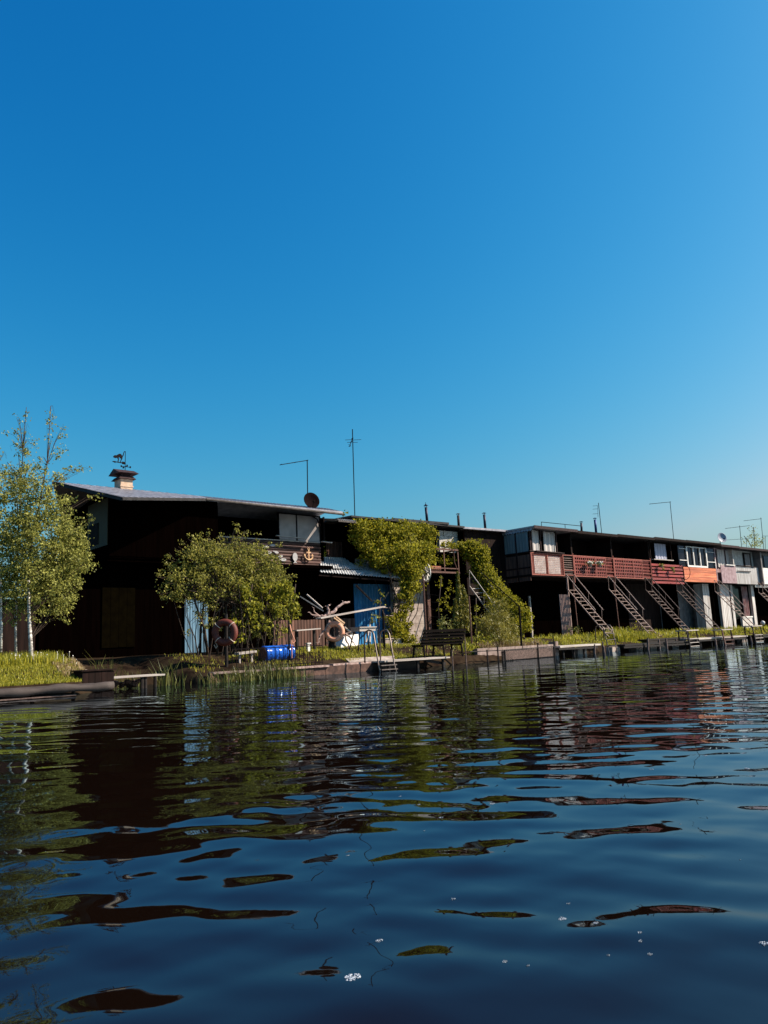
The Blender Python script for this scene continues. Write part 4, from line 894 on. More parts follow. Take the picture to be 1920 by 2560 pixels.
# planters
for (a_, b2, yt, yb, mt, lab) in ((964, 984, 1598, 1612, 'concrete', 'grey concrete planter box by the blue wall'), (985, 1005, 1599, 1613, 'block', 'pale block planter beside the grey one')):
    p, r_ = P(a_, yb, y=6.0), P(b2, yb, y=6.0); z1 = P(a_, yt, y=6.0).z; q = MB(); q.box(p.x, r_.x - .02, 6, 6.5, .75, z1); q.box(p.x - .03, r_.x + .01, 5.97, 6.53, z1, z1 + .04); solo(q, 'planter_box', mt, ((p.x + r_.x) / 2, 6.2, .75), lab, 'planter')
# wire mesh fence by the bench
g0, g1 = P(1026, 1600, y=2.0).x, P(1230, 1600, y=3.2).x
WF = thing('wire_fence', ((g0 + g1) / 2, 2.6, .5), 'tall square wire mesh fence behind the park bench', 'fence')
za = P(1066, 1455, y=2.2).z; zb = P(1066, 1600, y=2.2).z
p0, p1, p2 = P(1022, 1600, y=2.0), P(1066, 1600, y=2.2), P(1230, 1600, y=3.3)
zt_ = P(1066, 1484, y=2.2).z
q = MB()
for i in range(8):
    z = .75 + (zt_ - .75) * i / 7; q.tube([(p0.x, 2.0, z), (p1.x, 2.2, z), (p2.x, 3.3, z - .25)], .004, 4)
for i in range(28): u = i / 27; a = Vector((p1.x, 2.2, 0)).lerp(Vector((p2.x, 3.3, 0)), u); q.tube([(a.x, a.y, .6), (a.x, a.y, zt_ - .25 * u)], .003, 4)
for i in range(5): u = i / 5; a = Vector((p0.x, 2.0, 0)).lerp(Vector((p1.x, 2.2, 0)), u); q.tube([(a.x, a.y, .6), (a.x, a.y, zt_)], .003, 4)
q.build('wire_grid', 'iron', WF)
for p, y, zz_ in ((p1, 2.2, P(1066, 1440, y=2.2).z), (P(1179, 1600, y=2.9), 2.9, P(1177, 1490, y=2.9).z)): q = MB(); q.tube([(p.x, y, .3), (p.x, y, zz_)], .035, 6); q.build('post', 'rust', WF)
# low concrete wall and wicker fence at the water
a, b_ = P(1192, 1640, y=1.75), P(1386, 1632, y=2.6)
q = MB(); zl = .55
q.hexa([(a.x, 1.7, -.4), (b_.x, 2.55, -.4), (b_.x, 2.8, -.4), (a.x, 1.95, -.4), (a.x, 1.7, zl), (b_.x, 2.55, zl), (b_.x, 2.8, zl), (a.x, 1.95, zl)]); q.box(b_.x, b_.x + .2, 2.5, 2.9, -.4, zl + .12)
solo(q, 'retaining_wall', mat('pink_grey_concrete', (.3, .22, .19), (.13, .09, .075), 4, .9, .4), ((a.x + b_.x) / 2, 2.2, 0), 'low pale concrete wall holding the bank under the feathery bush', 'retaining wall')
a, b_ = P(1258, 1640, y=1.2), P(1388, 1634, y=1.9)
WK = thing('wicker_fence', ((a.x + b_.x) / 2, 1.5, 0), 'low woven mesh fence on stakes standing in the water', 'fence')
q = MB(); L = (Vector((b_.x, 1.9, 0)) - Vector((a.x, 1.2, 0))); n = 30
for i in range(-6, n):
    for sg in (1, -1):
        p = Vector((a.x, 1.2, .04)) + L * (i / n); r_ = Vector((a.x, 1.2, .42)) + L * ((i + 6) / n)
        u0, u1 = (0, 1)
        if i < 0: p = p.lerp(r_, -i / 6.)
        if i + 6 > n: r_ = p.lerp(r_, (n - i) / 6.)
        if sg < 0: p, r_ = Vector((p.x, p.y + .012, r_.z)), Vector((r_.x, r_.y + .012, p.z))
        q.bar(p, r_, .012, .03)
q.build('woven_panel', 'stairdark', WK)
q = MB(); q.hexa([Vector((a.x, 1.26, -.3)), Vector((b_.x, 1.96, -.3)), Vector((b_.x, 1.99, -.3)), Vector((a.x, 1.29, -.3)), Vector((a.x, 1.26, .4)), Vector((b_.x, 1.96, .4)), Vector((b_.x, 1.99, .4)), Vector((a.x, 1.29, .4))]); q.build('backing', 'darkwood', WK)
q = MB(); q.tube([Vector((a.x - 2.2, 1.0, .46)), (a.x, 1.18, .44), (b_.x + .1, 1.88, .46)], .02, 6); q.build('top_rail', 'darkwood', WK)
for u, ht in ((-.28, .5), (-.1, .6), (.02, .46), (.64, .66), (.97, .95)):
    p = Vector((a.x, 1.16, 0)) + L * u; q = MB(); q.tube([(p.x, p.y, -.6), (p.x, p.y, ht)], .03, 6); q.build('stake', 'darkwood', WK)
# docks along the far bank
def dock_px(label, a_, b2, y0, y1, z, legs=4, mt='darkwood', t=.08, skew=0):
    x0, x1 = P(a_, 1610, y=y0).x, P(b2, 1605, y=y0).x
    T = deck('dock', label, 'dock', [(x0, y0), (x1, y0 + skew), (x1 + .3, y1 + skew * .6), (x0 + .2, y1)], z, t, mt, [(x0 + (x1 - x0) * (i + .5) / legs, y0 + .2 + skew * i / legs) for i in range(legs)], boards=5)
    q = MB(); q.bar((x0 - .1, y0 + .03, z - t - .06), (x1 - .3, y0 + .03 + skew, z - t - .09), .07, .09); q.build('beam', 'darkwood', T)
    for i in range(3):      # old piles and loose planks at its edge
        x = rnd.uniform(x0, x1); q = MB(); q.lathe([(.06, -.7), (.055, rnd.uniform(.15, .6)), (.03, rnd.uniform(.15, .6) + .03)], (x, y0 - rnd.uniform(.08, .3), 0), (rnd.uniform(-.12, .12), rnd.uniform(-.1, .1), 1), 7); q.build('pile', 'stairdark', T)
    return T
dock_px('grey plank dock under the curved swim ladder', 1400, 1513, 2.1, 3.2, .46, 4, 'greywood', skew=.25)
dock_px('dark low dock between swim ladder and first landing stool', 1562, 1722, 2.2, 3.3, .34, 5, skew=-.35)
dock_px('short dark dock platform behind the long dark one', 1620, 1722, 3.35, 4.2, .52, 3)
dock_px('pale edged dock in front of the grey sheet wall', 1745, 1884, 2.2, 3.4, .44, 5, 'greywood', skew=.3)
dock_px('last dark dock beside the globe lamp', 1890, 1990, 2.6, 3.6, .42, 3)
q = MB()
for px, y in ((1455, 2.6), (1540, 2.6), (1600, 2.5), (1635, 2.4), (1660, 2.4), (1690, 2.5), (1810, 2.7), (1865, 2.8)):
    c = P(px, 1618, y=y); q.box(c.x - .35, c.x + .35, y, y + .35, -.6, .2 + rnd.random() * .1)
tag(recenter(q.build('stones', 'concrete'), (40, 2.6, 0)), 'pale rubble blocks piled under the far docks', 'stones', kind='stuff')
def stool(px0, px1, pyt, y, label, mt, tm):
    a, b_ = P(px0, pyt, y=y), P(px1, pyt, y=y); z = a.z
    t = thing('landing_stool', ((a.x + b_.x) / 2, y + .25, 0), label, 'landing stool', 'landing stools along the far docks')
    q = MB(); q.box(a.x - .1, b_.x + .1, y - .05, y + .6, z - .06, z); q.build('top', tm, t)
    for sx in (0, 1):
        for sy in (0, 1): x = (a.x + .05, b_.x - .05)[sx]; yy = (y + .03, y + .5)[sy]; q = MB(); q.bar((x, yy, z - .06), (x + (.0, .08)[sx], yy - (.22, -.02)[sy], -.7), .06, .06); q.build('leg', mt, t)
    for zz_ in (.02, .22, .42): q = MB(); q.box(a.x + .08, b_.x - .08, y - .1, y - .03, zz_, zz_ + .035); q.build('rung', tm if mt == 'darkwood' else mt, t)
stool(1716, 1742, 1575, 1.8, 'dark framed landing stool with pale top below the brown stair', 'darkwood', 'greywood')
stool(1804, 1828, 1573, 1.9, 'pinkish landing stool with ladder rungs below the grey sheet wall', 'rust', 'greywood')
stool(1880, 1902, 1564, 2.2, 'landing stool nearest the globe lamp', 'darkwood', 'greywood')
c = P(1907, 1557, y=4.2); q = MB(); GL = thing('garden_lamp', (c.x, 4.2, .7), 'milky globe garden lamp on a short pole at the far bank', 'lamp')
q.lathe([(.01, -.15), (.1, -.11), (.15, 0), (.1, .11), (.01, .15)], c, (0, 0, 1), 16); q.build('globe', 'lampball', GL, True)
q = MB(); q.tube([(c.x, 4.2, .6), (c.x, 4.2, c.z - .14)], .03, 6); q.build('pole', 'iron', GL)
# fish and anchor on the log balcony
def fishy(px, py, w_, ang, label, y=8.06):
    c = P(px, py, y=y); L = w_ * mpp(c); o = []
    for i in range(18):
        a = math.pi * 2 * i / 18; o.append((math.cos(a) * L * .38 + L * .1, math.sin(a) * L * .21))
    body = o[:9] + [(-L * .3, L * .05), (-L * .46, L * .17), (-L * .42, 0), (-L * .46, -L * .17), (-L * .3, -L * .05)] + o[10:]
    ca, sa = math.cos(ang), math.sin(ang)
    q = MB(); q.prism([(c.x + (u * ca - v * sa) / .8, y, c.z + u * sa + v * ca) for u, v in body], (0, .02, 0)); solo(q, 'fish_cutout', 'fishpaint', c, label, 'fish', 'white fish cutouts on the log balcony')
fishy(738, 1395, 28, math.pi / 2, 'largest white fish cutout hanging head up beside the anchor')
fishy(707, 1399, 18, 0, 'white fish cutout left of the upright one')
fishy(701, 1391, 13, .3, 'small white fish cutout half hidden by shrub leaves')
fishy(671, 1382, 16, .25, 'pale fish cutout among the upper shrub leaves')
fishy(690, 1380, 14, -.3, 'tilted white fish cutout right of the pale one')
fishy(655, 1389, 17, .4, 'leftmost white fish cutout showing through the shrub')
fishy(665, 1367, 15, 0, 'dim oval fish cutout in the shade above the shrub')
fishy(681, 1363, 15, .1, 'second dim oval fish cutout under the hand rail')
ac = P(771, 1388, y=8.05); k = mpp(ac) ; kx = 1.3 * k
AN = thing('anchor_sign', (ac.x, 8.05, ac.z - 14 * k), 'golden wooden anchor fixed to the log balcony', 'anchor')
def A2(u, v): return Vector((ac.x + u * kx, 8.03, ac.z - v * k))
q = MB(); q.bar(A2(0, -14), A2(0, 11), .05, .05); q.bar(A2(-5, -7), A2(5, -7), .04, .04); q.build('shank', 'anchor', AN)
q = MB(); q.tube([A2(9.5 * math.sin(a), 1 + 11 * math.cos(a)) for a in np.linspace(-1.45, 1.45, 12)], [.02] + [.035] * 10 + [.02], 6)
for sg in (-1, 1): q.prism([A2(sg * 11.5, 1), A2(sg * 8.5, -4), A2(sg * 6.5, 2)], (0, .03, 0))
q.build('fluke', 'anchor', AN)
q = MB(); q.torus(A2(0, -15.5), (0, 1, 0), .05, .012, 12, 5); q.build('ring', 'anchor', AN)
# hoop on the orange balcony
hc = P(1711, 1429, y=6.85); q = MB(); q.torus(hc, (-.35, -1, 0), 20 * mpp(hc), .02, 24, 5, .9); solo(q, 'hoop', 'iron', (hc.x, 6.85, hc.z - .8), 'thin dark hoop hanging between red and orange balconies', 'hoop')
# ------------------------------------------------------------------ plants
def blobs(lst, y0):
    out = []
    for b_ in lst:
        px, py, rx, ry = b_[:4]; y = b_[4] if len(b_) > 4 else y0
        c = P(px, py, y=y); k = mpp(c); out.append((tuple(c), (rx * k, rx * k * .9, ry * k)))
    return out
def plant(name, label, cat, base, y, lst, leaf, mt, per, stems=(), sm='twig', clump=.2, per_clump=24, group=None, droop=.3, part='foliage', aspect=.62):
    t = thing(name, base, label, cat, group)
    bl = blobs(lst, y); c = clump_cloud(bl, per, leaf, clump, per_clump)
    if stems: 
        for nm, pts, r in stems: q = MB(); q.tube(pts, r, 7); q.build(nm, sm, t, True)
    np_mesh(part, leaf_quads(c, leaf, droop, aspect), 4, mt, t); return t
def twigs(root, lst, y, n, r0=.03, seed=1):
    """crooked limbs from a root point out into the leaf blobs, as one tangle"""
    r_ = random.Random(seed); q = MB()
    for c, r in blobs(lst, y):
        for _ in range(n):
            e = Vector(c) + Vector((r_.uniform(-1, 1) * r[0], r_.uniform(-1, 1) * r[1], r_.uniform(-.6, 1) * r[2])) * .8
            a = Vector(root); pts = [a]
            for u in (.3, .55, .8): pts.append(a.lerp(e, u) + Vector((r_.uniform(-1, 1), r_.uniform(-1, 1), r_.uniform(0, 1))) * .12 * (e - a).length * .6)
            pts.append(e); q.tube(pts, [r0, r0 * .7, r0 * .5, r0 * .35, r0 * .15], 5)
    return q
# three birches
def birch(label, trunk_px, y, lst, sparse, r, seed):
    tr = [P(px, py, y=y) for px, py in trunk_px]; b_ = tr[0]
    t = thing('birch_tree', b_, label, 'tree', 'birches on the near lawn')
    n = len(tr); q = MB(); h_ = 4; q.tube([v + Vector((rnd.uniform(-.02, .02), 0, 0)) for v in tr[:h_]], [r, r * .8, r * .66, r * .5], 9); q.build('trunk', 'bark', t, True)
    q = MB(); q.tube(tr[h_ - 1:], [r * .42 * (1 - i / (n - h_ + 1)) ** 1.2 + .005 for i in range(n - h_ + 1)], 7); q.build('leader', 'twig', t, True)
    q = MB(); rr_ = random.Random(seed)
    bl0 = blobs(lst, y)
    for c, rad in bl0 + blobs(sparse, y):
        for _ in range(3):
            e = Vector(c) + Vector((rr_.uniform(-1, 1) * rad[0], rr_.uniform(-1, 1) * rad[1], rr_.uniform(-.3, .9) * rad[2])) * .8
            tk = 1 if (c, rad) in bl0 else .45; st = min(tr[1:], key=lambda v: abs(v.z - (e.z - .7 * abs(e.x - v.x) - .4)))
            m1 = st.lerp(e, .5) + Vector((0, 0, .12)); q.tube([st, m1, e, e + Vector((.05, -.04, -.15))], [.018 * tk, .011 * tk, .006 * tk, .003], 5)
    q.build('branches', 'twig', t)
    c = np.concatenate([clump_cloud(blobs(lst, y), 2400, .07, .14, 24), clump_cloud(blobs(sparse, y), 2000, .065, .1, 10)])
    np_mesh('crown', leaf_quads(c, .062, .5, .75), 4, 'birchleaf', t)
birch('largest white trunked birch with open twiggy top beside the dark house', [(78, 1662), (75, 1600), (74, 1540), (72, 1450), (80, 1350), (100, 1250), (118, 1160), (127, 1015)], 2.9,
      [(120, 1270, 60, 45), (110, 1340, 95, 65), (160, 1400, 62, 70), (95, 1440, 80, 70), (190, 1400, 32, 55), (125, 1510, 45, 38), (165, 1480, 40, 45), (195, 1340, 25, 32), (90, 1215, 45, 40)],
      [(125, 1060, 12, 42), (120, 1105, 12, 20), (157, 1085, 13, 36), (147, 1135, 20, 20), (185, 1172, 26, 12), (212, 1168, 16, 7), (240, 1243, 22, 7), (150, 1190, 26, 22), (218, 1300, 16, 22), (222, 1415, 22, 14), (165, 1535, 22, 22), (105, 1165, 22, 26), (85, 1540, 20, 20)], .065, 3)
birch('slender birch with sunlit narrow top just left of the largest one', [(39, 1640), (40, 1560), (42, 1450), (46, 1330), (52, 1220), (58, 1120), (66, 1018)], 3.9,
      [(50, 1190, 42, 48), (38, 1250, 50, 55), (45, 1340, 60, 60), (40, 1430, 60, 60), (40, 1510, 42, 38), (62, 1135, 18, 34)],
      [(66, 1050, 9, 34), (55, 1085, 14, 24), (80, 1112, 13, 26), (25, 1085, 16, 10), (45, 1045, 9, 14), (40, 1120, 16, 20), (42, 1555, 18, 20)], .035, 5)
birch('birch at the very edge of the picture with bare lower trunk', [(3, 1630), (4, 1560), (0, 1450), (-12, 1320), (-20, 1200), (-25, 1090)], 3.2,
      [(-20, 1220, 45, 60), (-15, 1330, 52, 70), (-10, 1430, 50, 60), (5, 1500, 40, 35)], [(2, 1132, 12, 14), (10, 1165, 14, 12), (-20, 1120, 20, 40), (12, 1545, 12, 18)], .045, 8)
# shrub over the fence and its creeper
SHR = [(428, 1430, 26, 34), (478, 1405, 40, 44), (535, 1395, 48, 48), (590, 1352, 22, 26), (600, 1400, 52, 44), (655, 1412, 46, 40), (690, 1440, 34, 34), (470, 1452, 50, 24), (555, 1446, 62, 26), (635, 1450, 52, 30), (505, 1362, 20, 22), (408, 1462, 18, 16), (640, 1375, 24, 20)]
SHR += [(440, 1485, 30, 18), (520, 1480, 46, 22), (590, 1480, 40, 26), (650, 1480, 40, 28), (700, 1478, 34, 30)]
SHS = [(548, 1338, 9, 14), (640, 1345, 9, 16), (500, 1348, 9, 14), (452, 1362, 8, 16), (420, 1392, 9, 14), (396, 1440, 9, 10), (700, 1392, 9, 14), (732, 1448, 10, 12), (668, 1360, 8, 12), (592, 1312, 5, 12), (522, 1335, 6, 12), (610, 1335, 6, 12), (500, 1550, 22, 30), (470, 1560, 10, 36), (540, 1560, 30, 30), (620, 1580, 40, 26), (690, 1580, 34, 24), (600, 1530, 40, 26), (660, 1530, 40, 30), (700, 1530, 24, 26), (520, 1520, 30, 18), (480, 1515, 14, 20), (470, 1490, 40, 14), (590, 1322, 7, 14), (560, 1345, 12, 12), (615, 1330, 8, 12), (475, 1345, 10, 14), (690, 1365, 14, 10), (402, 1490, 12, 8), (447, 1525, 4, 28), (560, 1490, 40, 14), (446, 1375, 14, 8)]
sb = P(560, 1632, y=3.4)
T = thing('shrub_tree', (sb.x, 3.4, float(gz(sb.x, 3.4))), 'broad leafy shrub tree spreading in front of the log balcony', 'shrub')
for i, (px, tx) in enumerate(((520, 480), (545, 540), (560, 600), (585, 560), (640, 655), (500, 520), (690, 690))):
    a = P(px, 1640, y=3.4 + .1 * i); e = P(tx, 1450, y=3.4); q = MB(); q.tube([(a.x, a.y, float(gz(a.x, a.y)) - .05), a.lerp(e, .35) + Vector((.08 * (-1) ** i, 0, 0)), a.lerp(e, .7) + Vector((-.06, 0, 0)), e], [.05, .04, .03, .02], 6); q.build('trunk', 'twig', T, True)
rs_ = random.Random(21); q = MB()
for i in range(34):
    px = rs_.uniform(475, 735); a = P(px, 1636, y=3.0 + rs_.uniform(0, .8)); a.z = float(gz(a.x, a.y)); e = P(px + rs_.gauss(0, 22), rs_.uniform(1470, 1500), y=a.y + rs_.uniform(-.2, .3)); q.tube([a, a.lerp(e, .35) + Vector((rs_.gauss(0, .08), 0, 0)), a.lerp(e, .7) + Vector((rs_.gauss(0, .1), 0, 0)), e], [.016, .014, .011, .007], 5)
q.build('suckers', 'twig', T)
twigs(P(560, 1500, y=3.4), SHR + SHS, 3.4, 2, .025, 4).build('branches', 'twig', T)
c = np.concatenate([clump_cloud(blobs(SHR, 3.4), 2300, .08, .17, 24), clump_cloud(blobs(SHS, 3.4), 1100, .07, .1, 11)])
np_mesh('crown', leaf_quads(c, .08, .25), 4, 'shrubleaf', T)
VN = [(640, 1520, 16, 26), (690, 1520, 18, 26), (660, 1560, 14, 24), (715, 1560, 10, 20), (612, 1470, 20, 18), (618, 1500, 18, 28), (628, 1532, 14, 24), (655, 1468, 24, 12), (700, 1478, 24, 26), (722, 1500, 20, 28), (735, 1535, 13, 22), (712, 1460, 22, 14), (672, 1500, 10, 24), (600, 1590, 9, 34), (588, 1550, 7, 30), (585, 1648, 12, 8), (640, 1560, 7, 20), (600, 1640, 10, 10)]
T = plant('creeper', 'bright green creeper hanging down the right side of the shrub tree', 'creeper', (P(690, 1640, y=2.8).x, 2.8, .5), 2.8, VN, .12, 'vineleaf', 2600, clump=.13, per_clump=14, droop=.9,
          stems=[('stem', [(P(px, 1645, y=2.9).x, 2.9, .5), P(px + dx, 1580, y=2.85), P(px + dx * .3, 1520, y=2.85), P(px - dx * .5, 1460, y=2.85)], .018) for px, dx in ((600, 8), (625, -12), (655, 10), (690, -6), (735, -8), (715, 14), (610, 14), (670, -18))])
# ivy
IV = [(1060, 1375, 30, 20, 7.0), (1035, 1410, 30, 24, 6.7), (1040, 1455, 18, 22, 6.6), (975, 1600, 18, 14, 6.2), (895, 1345, 22, 30, 7.5), (900, 1318, 24, 22, 7.4), (950, 1322, 46, 20, 7.5), (1010, 1326, 46, 20, 7.7), (1060, 1335, 32, 26, 7.8), (905, 1368, 16, 44, 7.6), (938, 1372, 36, 32, 7.3), (990, 1345, 50, 18, 7.5), (1000, 1385, 52, 28, 6.8), (1050, 1388, 36, 30, 6.8), (1025, 1428, 34, 28, 6.6), (962, 1402, 46, 16, 7.0), (1076, 1402, 14, 26, 6.7), (985, 1420, 30, 16, 6.8),
      (1018, 1465, 26, 28, 6.6), (1010, 1505, 24, 36, 6.5), (1008, 1550, 20, 42, 6.4), (1002, 1590, 24, 26, 6.2), (982, 1562, 20, 34, 6.4), (1012, 1602, 22, 14, 6.0), (972, 1545, 9, 30, 6.6), (1030, 1595, 14, 10, 6)]
c = clump_cloud(blobs(IV, 7), 2300, .13, .2, 26)
T = thing('ivy', (P(1005, 1605, y=6.4).x, 6.4, .8), 'great mass of sunlit ivy hanging over the ivy house front', 'ivy')
np_mesh('foliage', leaf_quads(c, .105, .8, .8), 4, 'ivyleaf', T); twigs(P(1003, 1600, y=6.5), IV[6:], 7, 1, .03, 6).build('stems', 'twig', T)
ip = [(1120, 1364, 7.3, 16, 6), (1165, 1370, 7.2, 22, 15), (1192, 1382, 7.0, 24, 26), (1203, 1415, 6.8, 20, 30), (1214, 1448, 6.5, 24, 26), (1234, 1476, 6.1, 24, 22), (1250, 1502, 5.5, 26, 24), (1276, 1524, 4.7, 28, 28), (1300, 1545, 4.1, 24, 30), (1312, 1568, 3.9, 16, 26)]
IA = [(1250, 1466, 12, 10, 5.8), (1262, 1478, 8, 5, 5.6), (1290, 1570, 16, 20, 3.9), (1235, 1530, 16, 24, 5.0), (1222, 1500, 12, 20, 5.6), (1178, 1420, 10, 22, 7.0)]
for a, b_ in zip(ip, ip[1:]):
    for u in (0, .5): IA.append(tuple((a[k] + (b_[k] - a[k]) * u) * (1.22 if k in (3, 4) else 1) + rnd.uniform(-3, 3) * (k < 2) for k in (0, 1, 3, 4, 2)))
c = clump_cloud(blobs(IA, 6), 2500, .12, .16, 24)
T = thing('ivy', (P(1312, 1598, y=4.0).x, 4.0, .75), 'ivy arching over the rusty balcony and down along the stair', 'ivy')
np_mesh('foliage', leaf_quads(c, .1, .8, .8), 4, 'ivyleaf', T); q = MB(); q.tube([P(x, y, y=d) for x, y, d in ((1150, 1368, 7.3), (1190, 1372, 7.1), (1204, 1420, 6.8), (1225, 1470, 6.2), (1275, 1520, 4.7), (1312, 1598, 4.0))], .05, 6); q.build('stems', 'twig', T)
IU = [(1102, 1462, 10, 30, 5.6), (1097, 1520, 9, 40, 5.4), (1132, 1470, 13, 20, 5.8), (1115, 1495, 12, 18, 5.6), (1110, 1400, 34, 10, 8.2), (1125, 1520, 14, 20, 5.8)]
plant('ivy', 'thin shaded ivy trails under the rusty balcony deck', 'ivy', (P(1100, 1600, y=5.5).x, 5.5, .8), 5.5, IU, .11, 'ivyleaf', 900, clump=.14, per_clump=12, droop=.9,
      stems=[('stem', [P(1100, 1600, y=5.5), P(1096, 1520, y=5.4), P(1104, 1440, y=5.6)], .02)])
plant('climbing_vine', 'narrow vine column climbing the fence post behind the bench', 'vine', (P(1192, 1610, y=3.0).x, 3.0, .7), 3.0, [(1190, 1520, 6, 30), (1193, 1560, 9, 30), (1196, 1595, 18, 22), (1222, 1605, 16, 20), (1190, 1625, 18, 16)],   .1, 'vineleaf', 1200, clump=.13, per_clump=14, stems=[('stem', [P(1192, 1625, y=3), P(1190, 1560, y=3), P(1190, 1495, y=3)], .02)])
plant('ivy', 'small ivy strand on the post beside the slat screen', 'ivy', (P(811, 1388, y=8.3).x, 8.3, 4.5), 8.3, [(811, 1345, 4, 16), (812, 1370, 4, 16), (810, 1388, 5, 8)], .1, 'ivyleaf', 900, clump=.08, per_clump=10)
plant('ivy', 'leafy tuft poking above the roof joint by the tall mast', 'ivy', (P(868, 1292, y=9).x, 9, 6.8), 9, [(867, 1283, 9, 8), (858, 1287, 6, 4)], .11, 'ivyleaf', 700, clump=.1, per_clump=12)
plant('wall_shrub', 'small leafy sprig growing over the end of the springboard', 'shrub', (P(952, 1600, y=4.4).x, 4.4, .8), 4.4, [(951, 1500, 11, 12), (945, 1512, 9, 10), (955, 1488, 5, 8), (935, 1545, 14, 22)], .09, 'vineleaf', 1200, clump=.1, per_clump=10, stems=[('stem', [P(945, 1606, y=4.4), P(948, 1550, y=4.4), P(951, 1495, y=4.4)], .02)])
# thuja column, feathery bush and low plants
def spires(lst, y, n, leaf):   # upright sprays in narrow columns
    out = []
    for px, py0, py1, rx in lst:
        a = P(px, py1, y=y); b_ = P(px, py0, y=y); k = mpp(a); u = rng.uniform(0, 1, n) ** .8
        pr = rx * k * np.sin(np.clip((1 - u) * .93 + .07, 0, 1) * math.pi * .62) ** .8
        an = rng.uniform(0, 6.28, n); rad = pr * rng.uniform(.35, 1.05, n)
        out.append(np.stack([a.x + np.cos(an) * rad, a.y + np.sin(an) * rad, a.z + (b_.z - a.z) * u], 1))
    return np.concatenate(out)
c = spires([(1152, 1432, 1575, 9), (1164, 1465, 1580, 13), (1142, 1500, 1575, 8), (1172, 1490, 1575, 8)], 3.6, 1500, .1)
T = thing('thuja', (P(1160, 1600, y=3.6).x, 3.6, .75), 'narrow columnar thuja standing behind the right end of the bench', 'thuja')
q = leaf_quads(c, .16, -2.2, .28); np_mesh('foliage', q, 4, 'thujaleaf', T); q = MB(); q.tube([P(1160, 1606, y=3.6), P(1160, 1560, y=3.6), P(1158, 1480, y=3.6)], [.05, .04, .02], 6); q.build('trunk', 'twig', T)
FB = [(1243, 1530, 30, 30), (1232, 1575, 42, 36), (1270, 1575, 32, 36), (1208, 1560, 22, 26), (1290, 1605, 20, 18), (1235, 1510, 12, 14), (1262, 1610, 30, 12)]
c = clump_cloud(blobs(FB, 3.5), 2300, .1, .2, 30); T = thing('feathery_bush', (P(1245, 1622, y=3.5).x, 3.5, .6), 'soft feathery yellow green bush above the concrete wall', 'bush')
np_mesh('foliage', leaf_quads(c, .14, -.8, .16), 4, 'feathleaf', T); twigs(P(1245, 1618, y=3.5), FB, 3.5, 3, .015, 9).build('stems', 'twig', T)
plant('garden_bush', 'pale leafy bush shining behind the middle of the bench', 'bush', (P(1108, 1590, y=3.4).x, 3.4, .75), 3.4, [(1108, 1556, 16, 14), (1122, 1552, 12, 10), (1096, 1570, 14, 8), (1112, 1575, 22, 8), (1128, 1572, 10, 8)], .1, 'lightleaf', 1700, clump=.13, per_clump=14)
plant('garden_bush', 'green leaves filling the gap under the park bench', 'bush', (P(1110, 1645, y=2.2).x, 2.2, .5), 2.2, [(1085, 1618, 14, 10), (1110, 1618, 14, 9), (1135, 1625, 14, 12), (1070, 1635, 12, 9), (1150, 1640, 14, 10), (1050, 1625, 12, 16), (1040, 1630, 10, 10)], .1, 'lightleaf', 1200, clump=.13, per_clump=12)
plant('garden_bush', 'bright broad leaved plant beside the right end of the bench', 'bush', (P(1178, 1645, y=2.0).x, 2.0, .4), 2.0, [(1176, 1618, 12, 12), (1182, 1630, 13, 12), (1168, 1640, 9, 8)], .13, 'vineleaf', 1500, clump=.12, per_clump=12)
plant('garden_bush', 'round grey green bush beside the corrugated screen', 'bush', (P(1438, 1585, y=6.2).x, 6.2, .8), 6.2, [(1436, 1568, 12, 13), (1444, 1576, 9, 9), (1428, 1578, 7, 8)], .1, 'lightleaf', 1100, clump=.14, per_clump=16)
plant('garden_bush', 'flowering weeds around the foot of the pink stair', 'bush', (P(1595, 1595, y=4.2).x, 4.2, .75), 4.2, [(1600, 1572, 16, 16), (1585, 1578, 20, 14), (1612, 1580, 10, 10), (1565, 1585, 18, 9)], .1, 'vineleaf', 450, clump=.2, per_clump=10)
plant('garden_bush', 'dry straw coloured tuft where the pink stair meets the bank', 'bush', (P(1632, 1590, y=4.1).x, 4.1, .75), 4.1, [(1632, 1580, 12, 8), (1645, 1587, 12, 5)], .12, 'straw', 500, clump=.15, per_clump=12)
plant('small_tree', 'small sparse tree rising behind the roof at the far end', 'tree', (P(1888, 1366, y=13).x, 13, 6.5), 13, [(1885, 1328, 8, 20), (1878, 1340, 14, 8), (1862, 1352, 12, 9), (1896, 1350, 16, 14), (1880, 1362, 22, 7)], .14, 'birchleaf', 200, clump=.25, per_clump=9,
      stems=[('trunk', [P(1888, 1390, y=13), P(1886, 1350, y=13), P(1884, 1318, y=13)], .04), ('trunk', [P(1888, 1385, y=13), P(1872, 1355, y=13), P(1860, 1340, y=13)], .03)])
# reeds
def reed(px, py, y, n, h, sp, label, mt='reedleaf'):
    b_ = P(px, py, y=y); base = np.stack([b_.x + rng.normal(size=n) * sp, y + rng.normal(size=n) * sp * .5, np.full(n, -.05)], 1)
    base[:, 2] = np.maximum(gz(base[:, 0], base[:, 1]), -.1) - .03
    t = thing('reed_clump', (b_.x, y, 0), label, 'reeds', 'reed clumps along the near bank')
    np_mesh('leaves', blades(base, h, .012, .38, .5), 4, mt, t)
reed(266, 1682, 2.0, 60, .85, .16, 'tallest reed clump behind the narrow jetty beside the dark box')
reed(304, 1684, 2.1, 26, .55, .1, 'thin reed clump behind the middle of the jetty')
reed(338, 1684, 2.1, 34, .6, .14, 'pale reed clump left of the jetty end')
reed(410, 1700, 1.3, 34, .8, .13, 'reed clump at the open end of the jetty')
reed(425, 1690, 1.6, 20, .9, .16, 'sparse tall reeds beside the clump at the jetty end')
reed(450, 1716, .7, 14, .5, .07, 'single bent reeds alone in the dark inlet')
